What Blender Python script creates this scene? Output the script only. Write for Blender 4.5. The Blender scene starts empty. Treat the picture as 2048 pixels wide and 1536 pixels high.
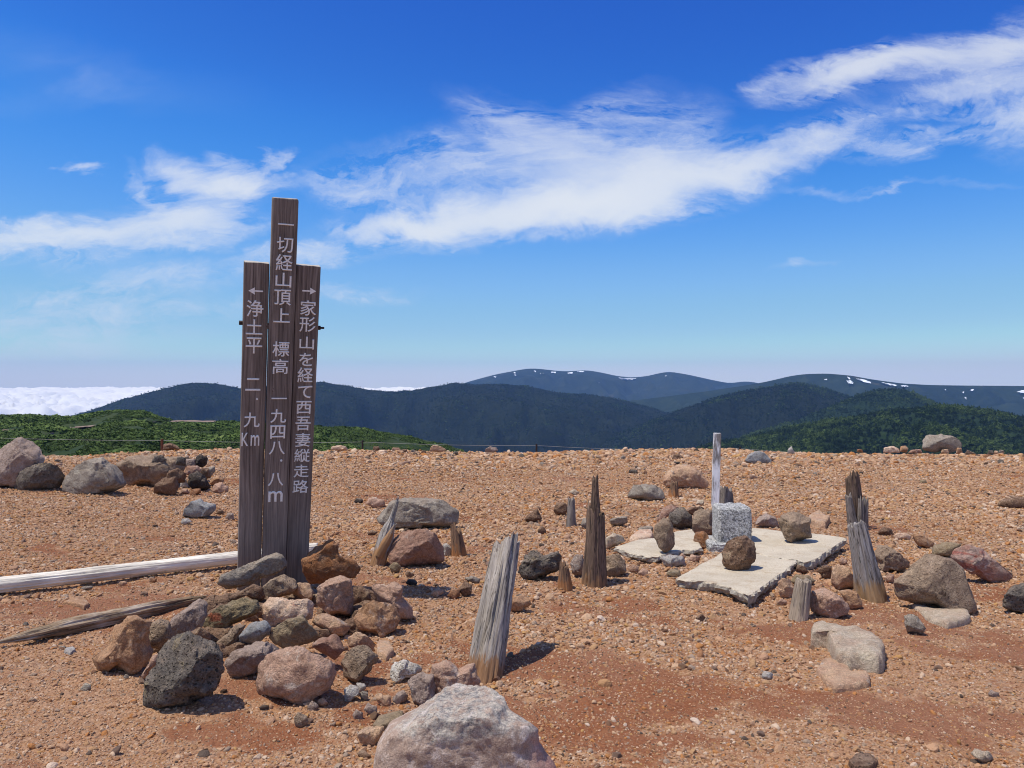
import bpy, math, random
import numpy as np
from mathutils import Vector, Matrix

random.seed(7)
rng = np.random.default_rng(7)
scn = bpy.context.scene
COL = scn.collection
F = 1600.0      # focal length in photograph pixels (2048 wide)
CH = 1.2        # camera height above the summit ground

# ------------------------------------------------------------------ camera
cam_d = bpy.data.cameras.new('camera')
cam = bpy.data.objects.new('camera', cam_d)
COL.objects.link(cam)
cam_d.sensor_width = 36.0
cam_d.lens = 36.0 * F / 2048.0
cam_d.clip_start = 0.05
cam_d.clip_end = 120000.0
cam.location = (0, 0, CH)
cam.rotation_euler = (math.radians(90), 0, 0)
scn.camera = cam

# ------------------------------------------------------------------ light, view
SUN_EL = math.radians(68)
SH = Vector((0.95, 0.31))            # direction in which shadows fall on the ground
sun_to = Vector((-SH.x * math.cos(SUN_EL), -SH.y * math.cos(SUN_EL), math.sin(SUN_EL)))
sd = bpy.data.lights.new('sun', 'SUN')
sd.energy = 4.4
sd.angle = math.radians(0.53)
sd.color = (1.0, 0.945, 0.84)
sun = bpy.data.objects.new('sun', sd)
COL.objects.link(sun)
sun.rotation_euler = sun_to.to_track_quat('Z', 'Y').to_euler()
vs = scn.view_settings
vs.view_transform = 'Standard'
vs.look = 'None'
vs.exposure = 0.0
vs.gamma = 1.0
vs.use_curve_mapping = False
scn.cycles.use_denoising = True
scn.cycles.max_bounces = 6
scn.cycles.volume_bounces = 0
scn.cycles.filter_width = 1.05


# ------------------------------------------------------------------ node helper
class NG:
    def __init__(s, tree):
        s.t = tree
        s.n = tree.nodes
        s.l = tree.links

    def new(s, typ, **kw):
        n = s.n.new(typ)
        for k, v in kw.items():
            setattr(n, k, v)
        return n

    def put(s, sock, v):
        if isinstance(v, bpy.types.NodeSocket):
            s.l.new(v, sock)
        elif isinstance(v, (tuple, list)):
            if len(v) == 3 and len(sock.default_value) == 4:
                v = tuple(v) + (1.0,)
            sock.default_value = v
        else:
            sock.default_value = v

    def math(s, op, a, b=0.0, c=0.0, clamp=False):
        n = s.new('ShaderNodeMath', operation=op, use_clamp=clamp)
        for i, v in enumerate((a, b, c)):
            s.put(n.inputs[i], v)
        return n.outputs[0]

    def vmath(s, op, a, b=(0, 0, 0)):
        n = s.new('ShaderNodeVectorMath', operation=op)
        s.put(n.inputs[0], a)
        if op == 'SCALE':
            s.put(n.inputs['Scale'], b)
        else:
            s.put(n.inputs[1], b)
        return n.outputs['Value'] if op in ('LENGTH', 'DOT_PRODUCT', 'DISTANCE') else n.outputs[0]

    def noise(s, vec, scale, detail=4.0, rough=0.55, dist=0.0, col=False):
        n = s.new('ShaderNodeTexNoise')
        s.put(n.inputs['Vector'], vec)
        s.put(n.inputs['Scale'], scale)
        s.put(n.inputs['Detail'], detail)
        s.put(n.inputs['Roughness'], rough)
        s.put(n.inputs['Distortion'], dist)
        return n.outputs['Color' if col else 0]

    def voro(s, vec, scale, feature='F1', out='Distance'):
        n = s.new('ShaderNodeTexVoronoi', feature=feature)
        s.put(n.inputs['Vector'], vec)
        s.put(n.inputs['Scale'], scale)
        return n.outputs[out]

    def ramp(s, fac, stops, interp='LINEAR'):
        n = s.new('ShaderNodeValToRGB')
        cr = n.color_ramp
        cr.interpolation = interp
        while len(cr.elements) < len(stops):
            cr.elements.new(0.5)
        for e, (p, c) in zip(cr.elements, stops):
            e.position = p
            e.color = (c, c, c, 1) if isinstance(c, (int, float)) else tuple(c) + (1,)
        s.put(n.inputs[0], fac)
        return n.outputs[0]

    def mix(s, fac, a, b, mode='MIX'):
        n = s.new('ShaderNodeMix', data_type='RGBA', blend_type=mode)
        s.put(n.inputs[0], fac)
        s.put(n.inputs[6], a)
        s.put(n.inputs[7], b)
        return n.outputs[2]

    def smooth(s, v, a, b, lo=0.0, hi=1.0):
        n = s.new('ShaderNodeMapRange', interpolation_type='SMOOTHSTEP')
        s.put(n.inputs[0], v)
        for i, x in enumerate((a, b, lo, hi)):
            s.put(n.inputs[i + 1], x)
        return n.outputs[0]

    def mapping(s, vec, loc=(0, 0, 0), rot=(0, 0, 0), scale=(1, 1, 1), typ='POINT'):
        n = s.new('ShaderNodeMapping', vector_type=typ)
        s.put(n.inputs[0], vec)
        n.inputs[1].default_value = loc
        n.inputs[2].default_value = rot
        n.inputs[3].default_value = scale
        return n.outputs[0]

    def bump(s, h, strength=0.5, dist=0.01, prev=None):
        n = s.new('ShaderNodeBump')
        s.put(n.inputs['Height'], h)
        n.inputs['Strength'].default_value = strength
        n.inputs['Distance'].default_value = dist
        if prev is not None:
            s.put(n.inputs['Normal'], prev)
        return n.outputs[0]


def material(name):
    m = bpy.data.materials.new(name)
    m.use_nodes = True
    g = NG(m.node_tree)
    b = g.n['Principled BSDF']
    b.inputs['Roughness'].default_value = 0.95
    b.inputs['Specular IOR Level'].default_value = 0.15
    return m, g, b


# ------------------------------------------------------------------ world: sky with high cirrus
world = bpy.data.worlds.new('World')
scn.world = world
world.use_nodes = True
g = NG(world.node_tree)
bg = g.n['Background']
sky = g.new('ShaderNodeTexSky', sky_type='NISHITA', sun_disc=False)
sky.sun_elevation = SUN_EL
sky.sun_rotation = math.atan2(sun_to.x, sun_to.y)
sky.altitude = 1900
sky.air_density = 1.0
sky.dust_density = 0.6
sky.ozone_density = 3.0
bg.inputs['Strength'].default_value = 0.1
co = g.new('ShaderNodeTexCoord').outputs['Generated']
sep = g.new('ShaderNodeSeparateXYZ')
g.put(sep.inputs[0], co)
dx, dy, dz = sep.outputs
# deep summer blue: colour response of the sky itself, the same in every direction
sk = g.mix(1.0, sky.outputs[0], (0.1, 0.1, 0.1), 'MULTIPLY')
cv = g.new('ShaderNodeRGBCurve')
for ci, pts in enumerate((
        [(0, 0), (.09, .020), (.115, .030), (.139, .048), (.193, .125), (.256, .222), (.394, .36), (.54, .55), (.65, .71), (1, .75)],
        [(0, 0), (.16, .112), (.20, .165), (.237, .245), (.319, .375), (.405, .49), (.555, .625), (.66, .76), (1, .79)],
        [(0, 0), (.31, .55), (.377, .66), (.427, .77), (.527, .87), (.605, .88), (.67, .84), (1, .88)])):
    c_ = cv.mapping.curves[ci]
    while len(c_.points) < len(pts):
        c_.points.new(.5, .5)
    for p_, q_ in zip(c_.points, pts):
        p_.location = q_
        p_.handle_type = 'AUTO_CLAMPED'
cv.mapping.update()
g.put(cv.inputs['Color'], sk)
skyc = g.mix(1.0, cv.outputs[0], (10.0, 10.0, 10.0), 'MULTIPLY')
# plane coordinates of a view direction (u to the right, v up), valid ahead of the viewer
dyc = g.math('MAXIMUM', dy, 0.02)
u = g.math('DIVIDE', dx, dyc)
v = g.math('DIVIDE', dz, dyc)
cmb = g.new('ShaderNodeCombineXYZ')
g.put(cmb.inputs[0], u)
g.put(cmb.inputs[1], v)
uv = cmb.outputs[0]
st = g.mapping(uv, rot=(0, 0, math.radians(-12)), scale=(3.0, 9.0, 1))
w1 = g.noise(g.mapping(uv, scale=(4, 8, 1)), 1.0, 5, 0.6, 0.6, True)
w2 = g.noise(g.mapping(uv, scale=(14, 26, 1)), 1.0, 5, 0.65, 0.8, True)
wa = g.vmath('MULTIPLY', g.vmath('SUBTRACT', w1, (0.5, 0.5, 0.5)), (0.16, 0.075, 0))
wb = g.vmath('MULTIPLY', g.vmath('SUBTRACT', w2, (0.5, 0.5, 0.5)), (0.06, 0.035, 0))
uvw = g.vmath('ADD', uv, g.vmath('ADD', wa, wb))
CLOUDS = [  # centre x, y, half length, half height, tilt, thickness
    (1000, 432, 330, 40, 6, 1.15), (1280, 368, 300, 62, 11, 1.0), (1150, 325, 260, 78, 0, .55), (1040, 262, 150, 50, -22, .55),
    (1215, 235, 130, 46, 25, .32), (860, 350, 200, 55, -4, .55), (700, 380, 130, 36, -5, .45), (820, 452, 140, 22, 4, .7), (1330, 270, 120, 60, 40, .3),
    (1590, 290, 170, 36, 25, .5), (1690, 252, 90, 34, 30, .5), (1790, 285, 100, 24, 4, .42), (1470, 335, 150, 30, 8, .58),
    (1690, 142, 180, 32, 14, .8), (1850, 112, 210, 42, 13, .7), (2010, 84, 150, 50, 22, .62), (1920, 190, 150, 30, 14, .5),
    (2020, 245, 110, 44, 10, .58), (2250, 150, 260, 120, 14, .7), (1990, 165, 140, 34, 0, .4), (1560, 155, 60, 10, 8, .35), (1900, 275, 140, 20, 0, .25),
    (70, 478, 190, 26, 5, .8), (260, 466, 190, 42, 8, .85), (395, 432, 110, 44, 28, .7), (410, 358, 120, 30, -6, .75),
    (345, 338, 60, 26, -30, .45), (490, 370, 80, 20, 4, .7), (290, 385, 66, 20, -48, .6), (540, 320, 46, 17, 30, .6), (150, 335, 36, 11, 5, .5),
    (440, 320, 50, 13, -12, .4), (450, 470, 70, 26, 10, .4), (-150, 490, 200, 40, 3, .6),
    (240, 572, 280, 34, 6, .45), (610, 516, 130, 22, 3, .65), (330, 614, 250, 18, 2, .3), (140, 655, 280, 34, 1, .36), (700, 598, 120, 14, 0, .3),
    (110, 705, 220, 24, 0, .28), (20, 625, 50, 16, 0, .4), (1585, 535, 60, 7, 6, .2), (1785, 370, 70, 10, 8, .34), (1640, 378, 80, 9, 0, .15), (1940, 362, 80, 8, 0, .12),
    (908, 491, 16, 6, 10, .3), (170, 135, 320, 50, -12, .05), (120, 180, 220, 30, 10, .04),
]
tot = None
for (cx, cy, a, b, ti, s_) in CLOUDS:
    m = g.mapping(uvw, loc=((cx - 1024) / F, (768 - cy) / F, 0), rot=(0, 0, math.radians(ti)), scale=(a / F * 1.4, b / F * 1.62, 1), typ='TEXTURE')
    r = g.vmath('LENGTH', m)
    k = g.smooth(r, 1.0, 0.0, 0.0, s_ * 1.25 if s_ > .58 else s_ * 1.12)
    tot = k if tot is None else g.math('ADD', tot, k)
fib = g.noise(g.vmath('ADD', st, g.vmath('SCALE', wa, 14.0)), 2.2, 8, 0.62, 0.5)
fib2 = g.noise(g.mapping(uvw, rot=(0, 0, math.radians(-18)), scale=(9, 30, 1)), 1.6, 6, 0.6, 0.3)
fm = g.math('ADD', g.math('MULTIPLY', g.smooth(fib, .2, .8), .62), g.math('MULTIPLY', g.smooth(fib2, .15, .85), .42))
edge = g.math('MULTIPLY', g.smooth(tot, 0.0, .35), g.math('SUBTRACT', 1.25, g.smooth(tot, .5, 1.5)))
dens = g.math('ADD', g.math('MULTIPLY', tot, .92), g.math('MULTIPLY', g.math('SUBTRACT', fm, .56), g.math('MULTIPLY', edge, 1.15)))
dens = g.math('MAXIMUM', dens, 0.0)
ahead = g.smooth(dy, 0.05, 0.35)
dens = g.math('MULTIPLY', dens, ahead)
# unseen sky: more of the same cirrus, thickened to whiten the fill light
dzc = g.math('ADD', g.math('MAXIMUM', dz, 0.0), 0.12)
c2 = g.new('ShaderNodeCombineXYZ')
g.put(c2.inputs[0], g.math('DIVIDE', dx, dzc))
g.put(c2.inputs[1], g.math('DIVIDE', dy, dzc))
cir = g.noise(g.mapping(c2.outputs[0], scale=(0.5, 0.9, 1)), 1.0, 8, 0.6, 0.8)
cir = g.math('MULTIPLY', g.smooth(cir, 0.40, 0.72), g.math('SUBTRACT', 1.0, ahead))
alpha = g.math('MINIMUM', g.math('ADD', g.math('SUBTRACT', 1.0, g.math('POWER', 2.718, g.math('MULTIPLY', dens, -1.08))), g.math('MULTIPLY', cir, 0.85)), 0.93)
# low cumulus standing on the horizon
CUM = [(1800, 762, 90, 12, .8), (2020, 764, 80, 16, 1.0), (1930, 770, 190, 9, .8), (1600, 770, 130, 14, .6), (1450, 758, 110, 9, .6), (800, 778, 130, 10, .8),
       (265, 779, 70, 6, .55), (1490, 768, 110, 8, .7), (2200, 764, 140, 18, .9), (-200, 775, 300, 14, .6)]
uvc = g.vmath('ADD', uv, g.vmath('MULTIPLY', g.vmath('SUBTRACT', g.noise(uv, 60.0, 5, 0.6, 0.0, True), (0.5, 0.5, 0.5)), (0.03, 0.02, 0)))
cu = None
for (cx, cy, a, b, s_) in CUM:
    m = g.mapping(uvc, loc=((cx - 1024) / F, (768 - cy) / F, 0), scale=(a / F, b / F * 1.5, 1), typ='TEXTURE')
    k = g.smooth(g.vmath('LENGTH', m), 1.0, 0.2, 0.0, s_)
    cu = k if cu is None else g.math('ADD', cu, k)
cu = g.math('MULTIPLY', g.math('MINIMUM', cu, 0.9), ahead)
c_hi = g.mix(g.smooth(dens, 0.2, 1.5), (7.0, 7.7, 9.2), (8.5, 8.8, 9.1))
col = g.mix(alpha, skyc, c_hi)
col = g.mix(cu, col, (7.2, 7.8, 8.6))
g.put(bg.inputs['Color'], col)


# ------------------------------------------------------------------ numpy noise
def _hash(ix, iy, iz, seed):
    h = (ix.astype(np.int64) * 374761393 + iy.astype(np.int64) * 668265263 + iz.astype(np.int64) * 2147483647 + seed * 1274126177) & 0xFFFFFFFF
    h = ((h ^ (h >> 13)) * 1274126177) & 0xFFFFFFFF
    h = ((h ^ (h >> 16)) * 2246822519) & 0xFFFFFFFF
    return ((h ^ (h >> 15)) & 0xFFFF) / 65535.0


def vnoise(p, seed=0):
    p = np.asarray(p, float)
    i = np.floor(p).astype(np.int64)
    f = p - i
    f = f * f * f * (f * (f * 6 - 15) + 10)
    out = 0
    for a in (0, 1):
        wx = f[:, 0] if a else 1 - f[:, 0]
        for b in (0, 1):
            wy = f[:, 1] if b else 1 - f[:, 1]
            for c in (0, 1):
                wz = f[:, 2] if c else 1 - f[:, 2]
                out = out + wx * wy * wz * _hash(i[:, 0] + a, i[:, 1] + b, i[:, 2] + c, seed)
    return out * 2 - 1


def fbm(p, seed=0, octv=4, gain=0.5, lac=2.03):
    s = 0
    a = 1.0
    q = np.array(p, float)
    for k in range(octv):
        s = s + a * vnoise(q, seed + k * 17)
        q = q * lac + 3.7
        a *= gain
    return s


def fbm2(x, y, seed=0, octv=4, gain=0.5):
    x = np.asarray(x, float)
    return fbm(np.stack([x.ravel(), np.asarray(y, float).ravel(), np.zeros(x.size)], 1), seed, octv, gain).reshape(x.shape)


# ------------------------------------------------------------------ object helpers
def mesh_np(name, verts, faces, mat=None, smooth=True):
    me = bpy.data.meshes.new(name)
    verts = np.asarray(verts, np.float32)
    if isinstance(faces, np.ndarray):
        nf, k = faces.shape
        me.vertices.add(len(verts))
        me.vertices.foreach_set('co', verts.ravel())
        me.loops.add(nf * k)
        me.loops.foreach_set('vertex_index', faces.ravel().astype(np.int32))
        me.polygons.add(nf)
        me.polygons.foreach_set('loop_start', np.arange(0, nf * k, k, dtype=np.int32))
        me.polygons.foreach_set('loop_total', np.full(nf, k, np.int32))
        me.update(calc_edges=True)
    else:
        me.from_pydata([tuple(map(float, q)) for q in verts], [], faces)
        me.update()
    me.polygons.foreach_set('use_smooth', np.full(len(me.polygons), smooth, bool))
    if mat:
        me.materials.append(mat)
    return me


def link(name, me, parent=None, loc=None):
    o = bpy.data.objects.new(name, me)
    COL.objects.link(o)
    if loc is not None:
        o.location = loc
    if parent:
        o.parent = parent
    return o


def tag(o, label=None, cat=None, group=None, kind=None):
    for k, w in (('label', label), ('category', cat), ('group', group), ('kind', kind)):
        if w:
            o[k] = w
    return o


def empty(name, loc):
    o = bpy.data.objects.new(name, None)
    o.empty_display_size = 0.1
    COL.objects.link(o)
    o.location = loc
    return o


def grid_faces(nr, nc):
    i = np.arange(nr - 1)[:, None] * nc + np.arange(nc - 1)[None, :]
    return np.stack([i, i + 1, i + nc + 1, i + nc], -1).reshape(-1, 4)


# ------------------------------------------------------------------ the summit ground
def ground_z(x, y, fine=True):
    x = np.asarray(x, float)
    y = np.asarray(y, float)
    z = 0.035 * fbm2(x * 0.35, y * 0.35, 3, 3)
    z = z + 0.012 * fbm2(x * 1.9, y * 1.9, 5, 3)
    if fine:
        z = z + 0.006 * fbm2(x * 9, y * 9, 9, 3)
    z = z + 0.012 * np.exp(-(((x + 1.2) / 0.62) ** 2 + ((y - 3.95) / 0.6) ** 2) ** 1.3)
    z = z + 0.02 * np.exp(-(((x - 1.5) / 0.9) ** 2 + ((y - 5.1) / 0.8) ** 2))
    r = y + 0.012 * x * x + 0.25 * fbm2(x * 0.25, y * 0.0, 21, 2)
    t = np.maximum(0, r - 13.0)
    z = z - np.where(t < 12, 0.02 * t * t, 0.02 * 144 + (t - 12) * 0.42)
    tb = np.maximum(0, -y - 8)
    z = z - 0.02 * np.minimum(tb, 20) ** 2
    return z


def bare(x, y):
    """1 where the red soil lies open, 0 where gravel covers it"""
    n = fbm2(x * 1.5 + 0.5 * y, y * 2.1, 31, 6, 0.7) * 0.52
    w = -0.20 - 0.10 * np.clip((np.asarray(y, float) - 4.5) / 2.5, 0, 1) + .07 * np.exp(-(((np.asarray(x, float) - .9) / 1.3) ** 2 + ((np.asarray(y, float) - 3.6) / 1.5) ** 2)) - .03 * (np.asarray(x, float) < -.4)
    for (cx, cy, rx, ry, s) in ((0.75, 4.1, .55, .35, .55), (1.6, 4.0, .5, .3, .4), (0.35, 3.0, .5, .3, .4), (1.15, 3.0, .6, .35, .42), (1.55, 2.8, .5, .3, .3), (1.1, 5.0, .7, .3, .2),
                                (-2.3, 4.2, .6, .35, .45), (0.0, 3.3, .18, .1, .5), (2.3, 3.6, .6, .3, .3), (-.95, 2.75, .25, .15, .4), (-0.75, 4.7, .4, .3, .3), (0.9, 2.5, .5, .2, .3), (-1.2, 3.2, .3, .2, .45), (2.7, 4.9, .6, .4, .3)):
        w = w + .62 * s * np.exp(-(((x - cx) / rx) ** 2 + ((y - cy) / ry) ** 2))
    return np.clip((n + w + 0.02) / 0.5, 0, 1)


def at(px, py, fine=False):
    """the ground point seen at a pixel of the photograph"""
    d = F * CH / max(py - 768.0, 20)
    for _ in range(12):
        x = (px - 1024) / F * d
        z = float(ground_z(np.array([x]), np.array([d]), fine)[0])
        d = 0.5 * d + 0.5 * F * (CH - z) / max(py - 768.0, 20)
    return Vector(((px - 1024) / F * d, d, float(ground_z(np.array([(px - 1024) / F * d]), np.array([d]))[0])))


def pix(px, py, d):
    return Vector(((px - 1024) / F * d, d, CH - (py - 768) / F * d))


# ground material
m_ground, g, b = material('summit_soil')
pos = g.new('ShaderNodeNewGeometry').outputs['Position']
at_b = g.new('ShaderNodeAttribute', attribute_name='bare')
big = g.noise(pos, 0.8, 4, 0.6)
med = g.noise(pos, 9, 5, 0.65)
cell = g.voro(pos, 95, out='Color')
cd = g.voro(pos, 95)
cell2 = g.voro(pos, 38, out='Color')
sepc = g.new('ShaderNodeSeparateColor')
g.put(sepc.inputs[0], cell)
sepc2 = g.new('ShaderNodeSeparateColor')
g.put(sepc2.inputs[0], cell2)
GRIT = [(0.0, (.29, .135, .065)), (.25, (.39, .215, .115)), (.5, (.48, .30, .18)), (.7, (.51, .35, .23)), (.85, (.43, .23, .09)), (.93, (.21, .13, .09)), (1.0, (.60, .48, .37))]
grit = g.mix(0.45, g.ramp(sepc.outputs[0], GRIT), g.ramp(sepc2.outputs[0], GRIT))
soil = g.mix(med, (.19, .064, .026), (.29, .108, .046))
soil = g.mix(g.smooth(g.noise(pos, 160, 2), .4, .75, 0, .4), soil, (.34, .15, .075))
cov = g.smooth(g.math('ADD', at_b.outputs['Fac'], g.math('ADD', g.math('MULTIPLY', g.math('SUBTRACT', med, 0.5), 1.1), g.math('MULTIPLY', g.math('SUBTRACT', g.noise(pos, 34, 4, .7), .5), 1.0))), 0.12, 0.62)
spk = g.smooth(sepc.outputs[1], 0.55, 0.6)
cov2 = g.math('MULTIPLY', cov, g.math('SUBTRACT', 1.0, g.math('MULTIPLY', spk, 0.22)))
colr = g.mix(cov2, g.mix(1.0, grit, (.89, .795, .715), 'MULTIPLY'), soil)
colr = g.mix(g.smooth(big, .4, .62, 0, .3), colr, g.mix(0.5, colr, (.40, .28, .2)))
g.put(b.inputs['Base Color'], colr)
hh = g.math('ADD', g.math('MULTIPLY', cd, -0.7), g.math('MULTIPLY', g.noise(pos, 220, 3), 0.5))
nb = g.bump(hh, 0.9, 0.008)
nb = g.bump(g.noise(pos, 26, 5, 0.65), 0.6, 0.03, nb)
g.put(b.inputs['Normal'], nb)

dist = np.concatenate([np.linspace(-30, 0.6, 40)[:-1], 0.6 * (26 / 0.6) ** np.linspace(0, 1, 420), np.linspace(27, 95, 40)])
cols = np.linspace(-1, 1, 420)
cols = np.sign(cols) * np.abs(cols) ** 1.1
hw = 1.15 * np.maximum(dist, 0) + 3.0 + 12 * np.clip((0.6 - dist) / 10, 0, 1)
X = cols[None, :] * hw[:, None]
Y = np.repeat(dist[:, None], len(cols), 1)
Z = ground_z(X, Y)
me = mesh_np('ground', np.stack([X, Y, Z], -1).reshape(-1, 3), grid_faces(len(dist), len(cols)), m_ground)
a = me.attributes.new('bare', 'FLOAT', 'POINT')
a.data.foreach_set('value', bare(X, Y).ravel().astype(np.float32))
tag(link('ground', me), kind='structure')


# ------------------------------------------------------------------ far terrain
def far_mat(name, c1, c2, c3, scale, bump=4.0, rocky=None):
    m, g, b = material(name)
    pos = g.new('ShaderNodeNewGeometry').outputs['Position']
    n1 = g.noise(pos, scale * 0.12, 5, 0.6)
    n2 = g.noise(pos, scale, 6, 0.7)
    c = g.mix(g.smooth(n1, .38, .62), c1, c2)
    c = g.mix(g.smooth(n2, .45, .75), c, c3)
    if rocky:
        c = g.mix(g.smooth(g.noise(pos, scale * .2, 6, .65, .5), .58, .68), c, rocky)
    g.put(b.inputs['Base Color'], c)
    g.put(b.inputs['Normal'], g.bump(n2, 1.0, bump))
    return m


RIDGES = {}


def ridge(name, pts, D, Dn, zn, mat, seed, amp, rag=0.0, nu=520, nt=70, g_pow=0.8, px0=-1100, px1=3150):
    """a hill built from its crest line: crest D metres away, foot at Dn metres and height zn"""
    P = np.array(pts, float)
    px = np.linspace(px0, px1, nu)
    py = np.interp(px, P[:, 0], P[:, 1])
    kern = np.hanning(7)
    kern /= kern.sum()
    py = np.convolve(np.pad(py, 3, 'edge'), kern, 'valid')
    U = (px - 1024) / F
    zc = CH - (py - 768) / F * D
    tb = np.linspace(-0.5, 0, 10)[:-1]
    tf = np.linspace(0, 1, nt) ** 1.35
    T = np.concatenate([tb, tf])
    Yg = np.where(T[:, None] < 0, D * (1 - T[:, None] * 0.5), D - T[:, None] * (D - Dn)) * np.ones((1, nu))
    Xg = Yg * U[None, :]
    tt = np.clip(T, 0, 1)[:, None]
    Zg = zc[None, :] + (zn - zc[None, :]) * tt ** (1 / g_pow)
    Zg = np.where(T[:, None] < 0, zc[None, :] + (T[:, None] * 0.55 * D) * 0.35, Zg)
    n = fbm2(Xg / (D * 0.06), Yg / (D * 0.06), seed, 5, 0.55)
    gul = np.abs(fbm2(Xg / (D * 0.035), Yg / (D * 0.12), seed + 5, 4, 0.55))
    Zg = Zg + np.minimum(amp * (n * 0.6 - gul) * np.clip(tt * 5, 0, 1), tt * amp * 0.3)
    if rag:
        Zg = Zg + rag * fbm2(Xg / (rag * 6), Yg / (rag * 6), seed + 9, 2)
    me = mesh_np(name, np.stack([Xg, Yg, Zg], -1).reshape(-1, 3), grid_faces(len(T), nu), mat)
    o = tag(link(name, me), kind='structure')
    RIDGES[name] = (px, T, Xg, Yg, Zg, o)
    return o


def on_ridge(name, px, py):
    """first point of a hill seen at a pixel"""
    pxs, T, Xg, Yg, Zg, o = RIDGES[name]
    j = int(np.argmin(np.abs(pxs - px)))
    sl = -(Zg[9:, j] - CH) / Yg[9:, j] * F + 768
    k = int(np.argmax(sl >= py))
    if k == 0:
        return np.array([(px - 1024) / F * Yg[9, j], Yg[9, j], Zg[9, j]])
    f = (py - sl[k - 1]) / max(sl[k] - sl[k - 1], 1e-6)
    y = Yg[9 + k - 1, j] + f * (Yg[9 + k, j] - Yg[9 + k - 1, j])
    return np.array([(px - 1024) / F * y, y, CH - (py - 768) / F * y])


NAVY = far_mat('far_forest', (.006, .010, .005), (.010, .015, .006), (.017, .023, .009), .02, 14)
HIGH = far_mat('high_moor', (.010, .018, .009), (.018, .026, .011), (.036, .042, .016), .006, 18, (.12, .095, .055))
HIGH2 = far_mat('plateau_moor', (.009, .018, .008), (.016, .027, .011), (.030, .041, .015), .01, 14, (.09, .075, .045))
WOOD = far_mat('near_forest', (.010, .022, .008), (.016, .032, .011), (.03, .05, .015), .05, 6)

ridge('far_mountain', [(-1100, 990), (700, 860), (860, 795), (931, 765), (990, 749), (1054, 737), (1075, 737), (1106, 741), (1133, 743), (1174, 740), (1208, 746), (1232, 752), (1266, 755), (1297, 752),
                       (1318, 746), (1340, 743), (1380, 750), (1424, 760), (1460, 767), (1490, 762), (1519, 766), (1580, 790), (1700, 840), (3150, 990)], 8200, 5600, -330, HIGH, 41, 160)
ridge('plateau_mountain', [(-1100, 990), (1000, 850), (1180, 806), (1245, 803), (1300, 797), (1410, 783), (1490, 771), (1530, 764), (1556, 758), (1580, 752), (1610, 748), (1654, 747), (1702, 751), (1738, 758),
                           (1804, 767), (1860, 770), (1921, 771), (2048, 772), (2400, 776), (3150, 800)], 4800, 3500, -340, HIGH2, 47, 110)
ridge('forest_mountain', [(-1100, 930), (-200, 880), (60, 850), (160, 828), (250, 797), (320, 779), (360, 769), (395, 765), (440, 768), (456, 771), (480, 778), (560, 772), (640, 763), (670, 768), (700, 773), (740, 780), (780, 783), (830, 780), (880, 771),
                          (905, 766), (915, 765), (940, 769), (1000, 769), (1060, 773), (1110, 785), (1150, 789), (1180, 789), (1210, 794), (1245, 801), (1300, 815), (1400, 848), (1500, 885), (1700, 960), (3150, 1100)], 3500, 1700, -320, NAVY, 53, 90, 3.0)
ridge('dark_hill', [(-1100, 1100), (1100, 910), (1250, 862), (1330, 830), (1400, 806), (1439, 793), (1500, 780), (1556, 771), (1588, 766), (1618, 769), (1665, 782), (1720, 800), (1800, 832), (1900, 872), (3150, 1100)], 2700, 1500, -300, NAVY, 59, 70, 2.0)
ridge('green_hill', [(-1100, 1100), (1400, 900), (1500, 870), (1580, 845), (1647, 819), (1700, 797), (1738, 782), (1771, 777), (1811, 778), (1840, 795), (1877, 808), (1950, 832), (2048, 860), (3150, 1000)], 2000, 1100, -240, WOOD, 61, 40, 1.5)
ridge('wooded_ridge', [(-1100, 1200), (1200, 960), (1350, 915), (1428, 888), (1520, 870), (1610, 853), (1702, 835), (1775, 822), (1870, 815), (1921, 816), (1976, 823), (2048, 835), (2300, 860), (3150, 960)], 1250, 480, -120, WOOD, 67, 22, 1.0)

# the shrub covered shoulder behind the summit, with its worn paths
m_sh, g, b = material('shoulder_ground')
pos = g.new('ShaderNodeNewGeometry').outputs['Position']
g.put(b.inputs['Base Color'], g.mix(g.smooth(g.noise(pos, .15, 5, .6), .4, .6), (.022, .040, .012), (.042, .058, .020)))
ridge('shrub_shoulder', [(-1100, 826), (0, 831), (60, 831), (150, 835), (185, 829), (230, 822), (280, 822), (310, 834), (335, 841), (400, 843), (470, 844), (640, 853), (720, 858), (800, 870), (860, 882), (910, 895), (960, 920), (1100, 1010),
                         (3150, 1300)], 300, 60, -15, m_sh, 71, 2.2, nu=700, g_pow=0.55)
PATHS = [[(-40, 864), (20, 860), (60, 858), (130, 855), (205, 851)], [(88, 873), (110, 861), (150, 856), (175, 852), (215, 848)], [(275, 846), (330, 843), (380, 842), (440, 843)]]
m_pa, g, b = material('path_gravel')
pos = g.new('ShaderNodeNewGeometry').outputs['Position']
g.put(b.inputs['Base Color'], g.mix(g.noise(pos, .6, 5, .6), (.20, .14, .105), (.30, .22, .17)))
path_world = []
for pl in PATHS:
    pts = []
    for (p0, p1) in zip(pl[:-1], pl[1:]):
        for k in range(6):
            q = (p0[0] + (p1[0] - p0[0]) * k / 6, p0[1] + (p1[1] - p0[1]) * k / 6)
            pts.append(on_ridge('shrub_shoulder', *q))
    pts = np.array(pts)
    path_world.append(pts)
    w = 3.2
    vv, ff = [], []
    for i, q in enumerate(pts):
        wn = w * (1 + .4 * math.sin(i * 1.7))
        vv += [q + (0, -wn, -.12), q + (0, 0, .12), q + (0, wn, .2)]
        if i:
            s = 3 * i
            ff += [(s - 3, s, s + 1, s - 2), (s - 2, s + 1, s + 2, s - 1)]
    tag(link('path', mesh_np('path', vv, ff, m_pa)), kind='structure')

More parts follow.
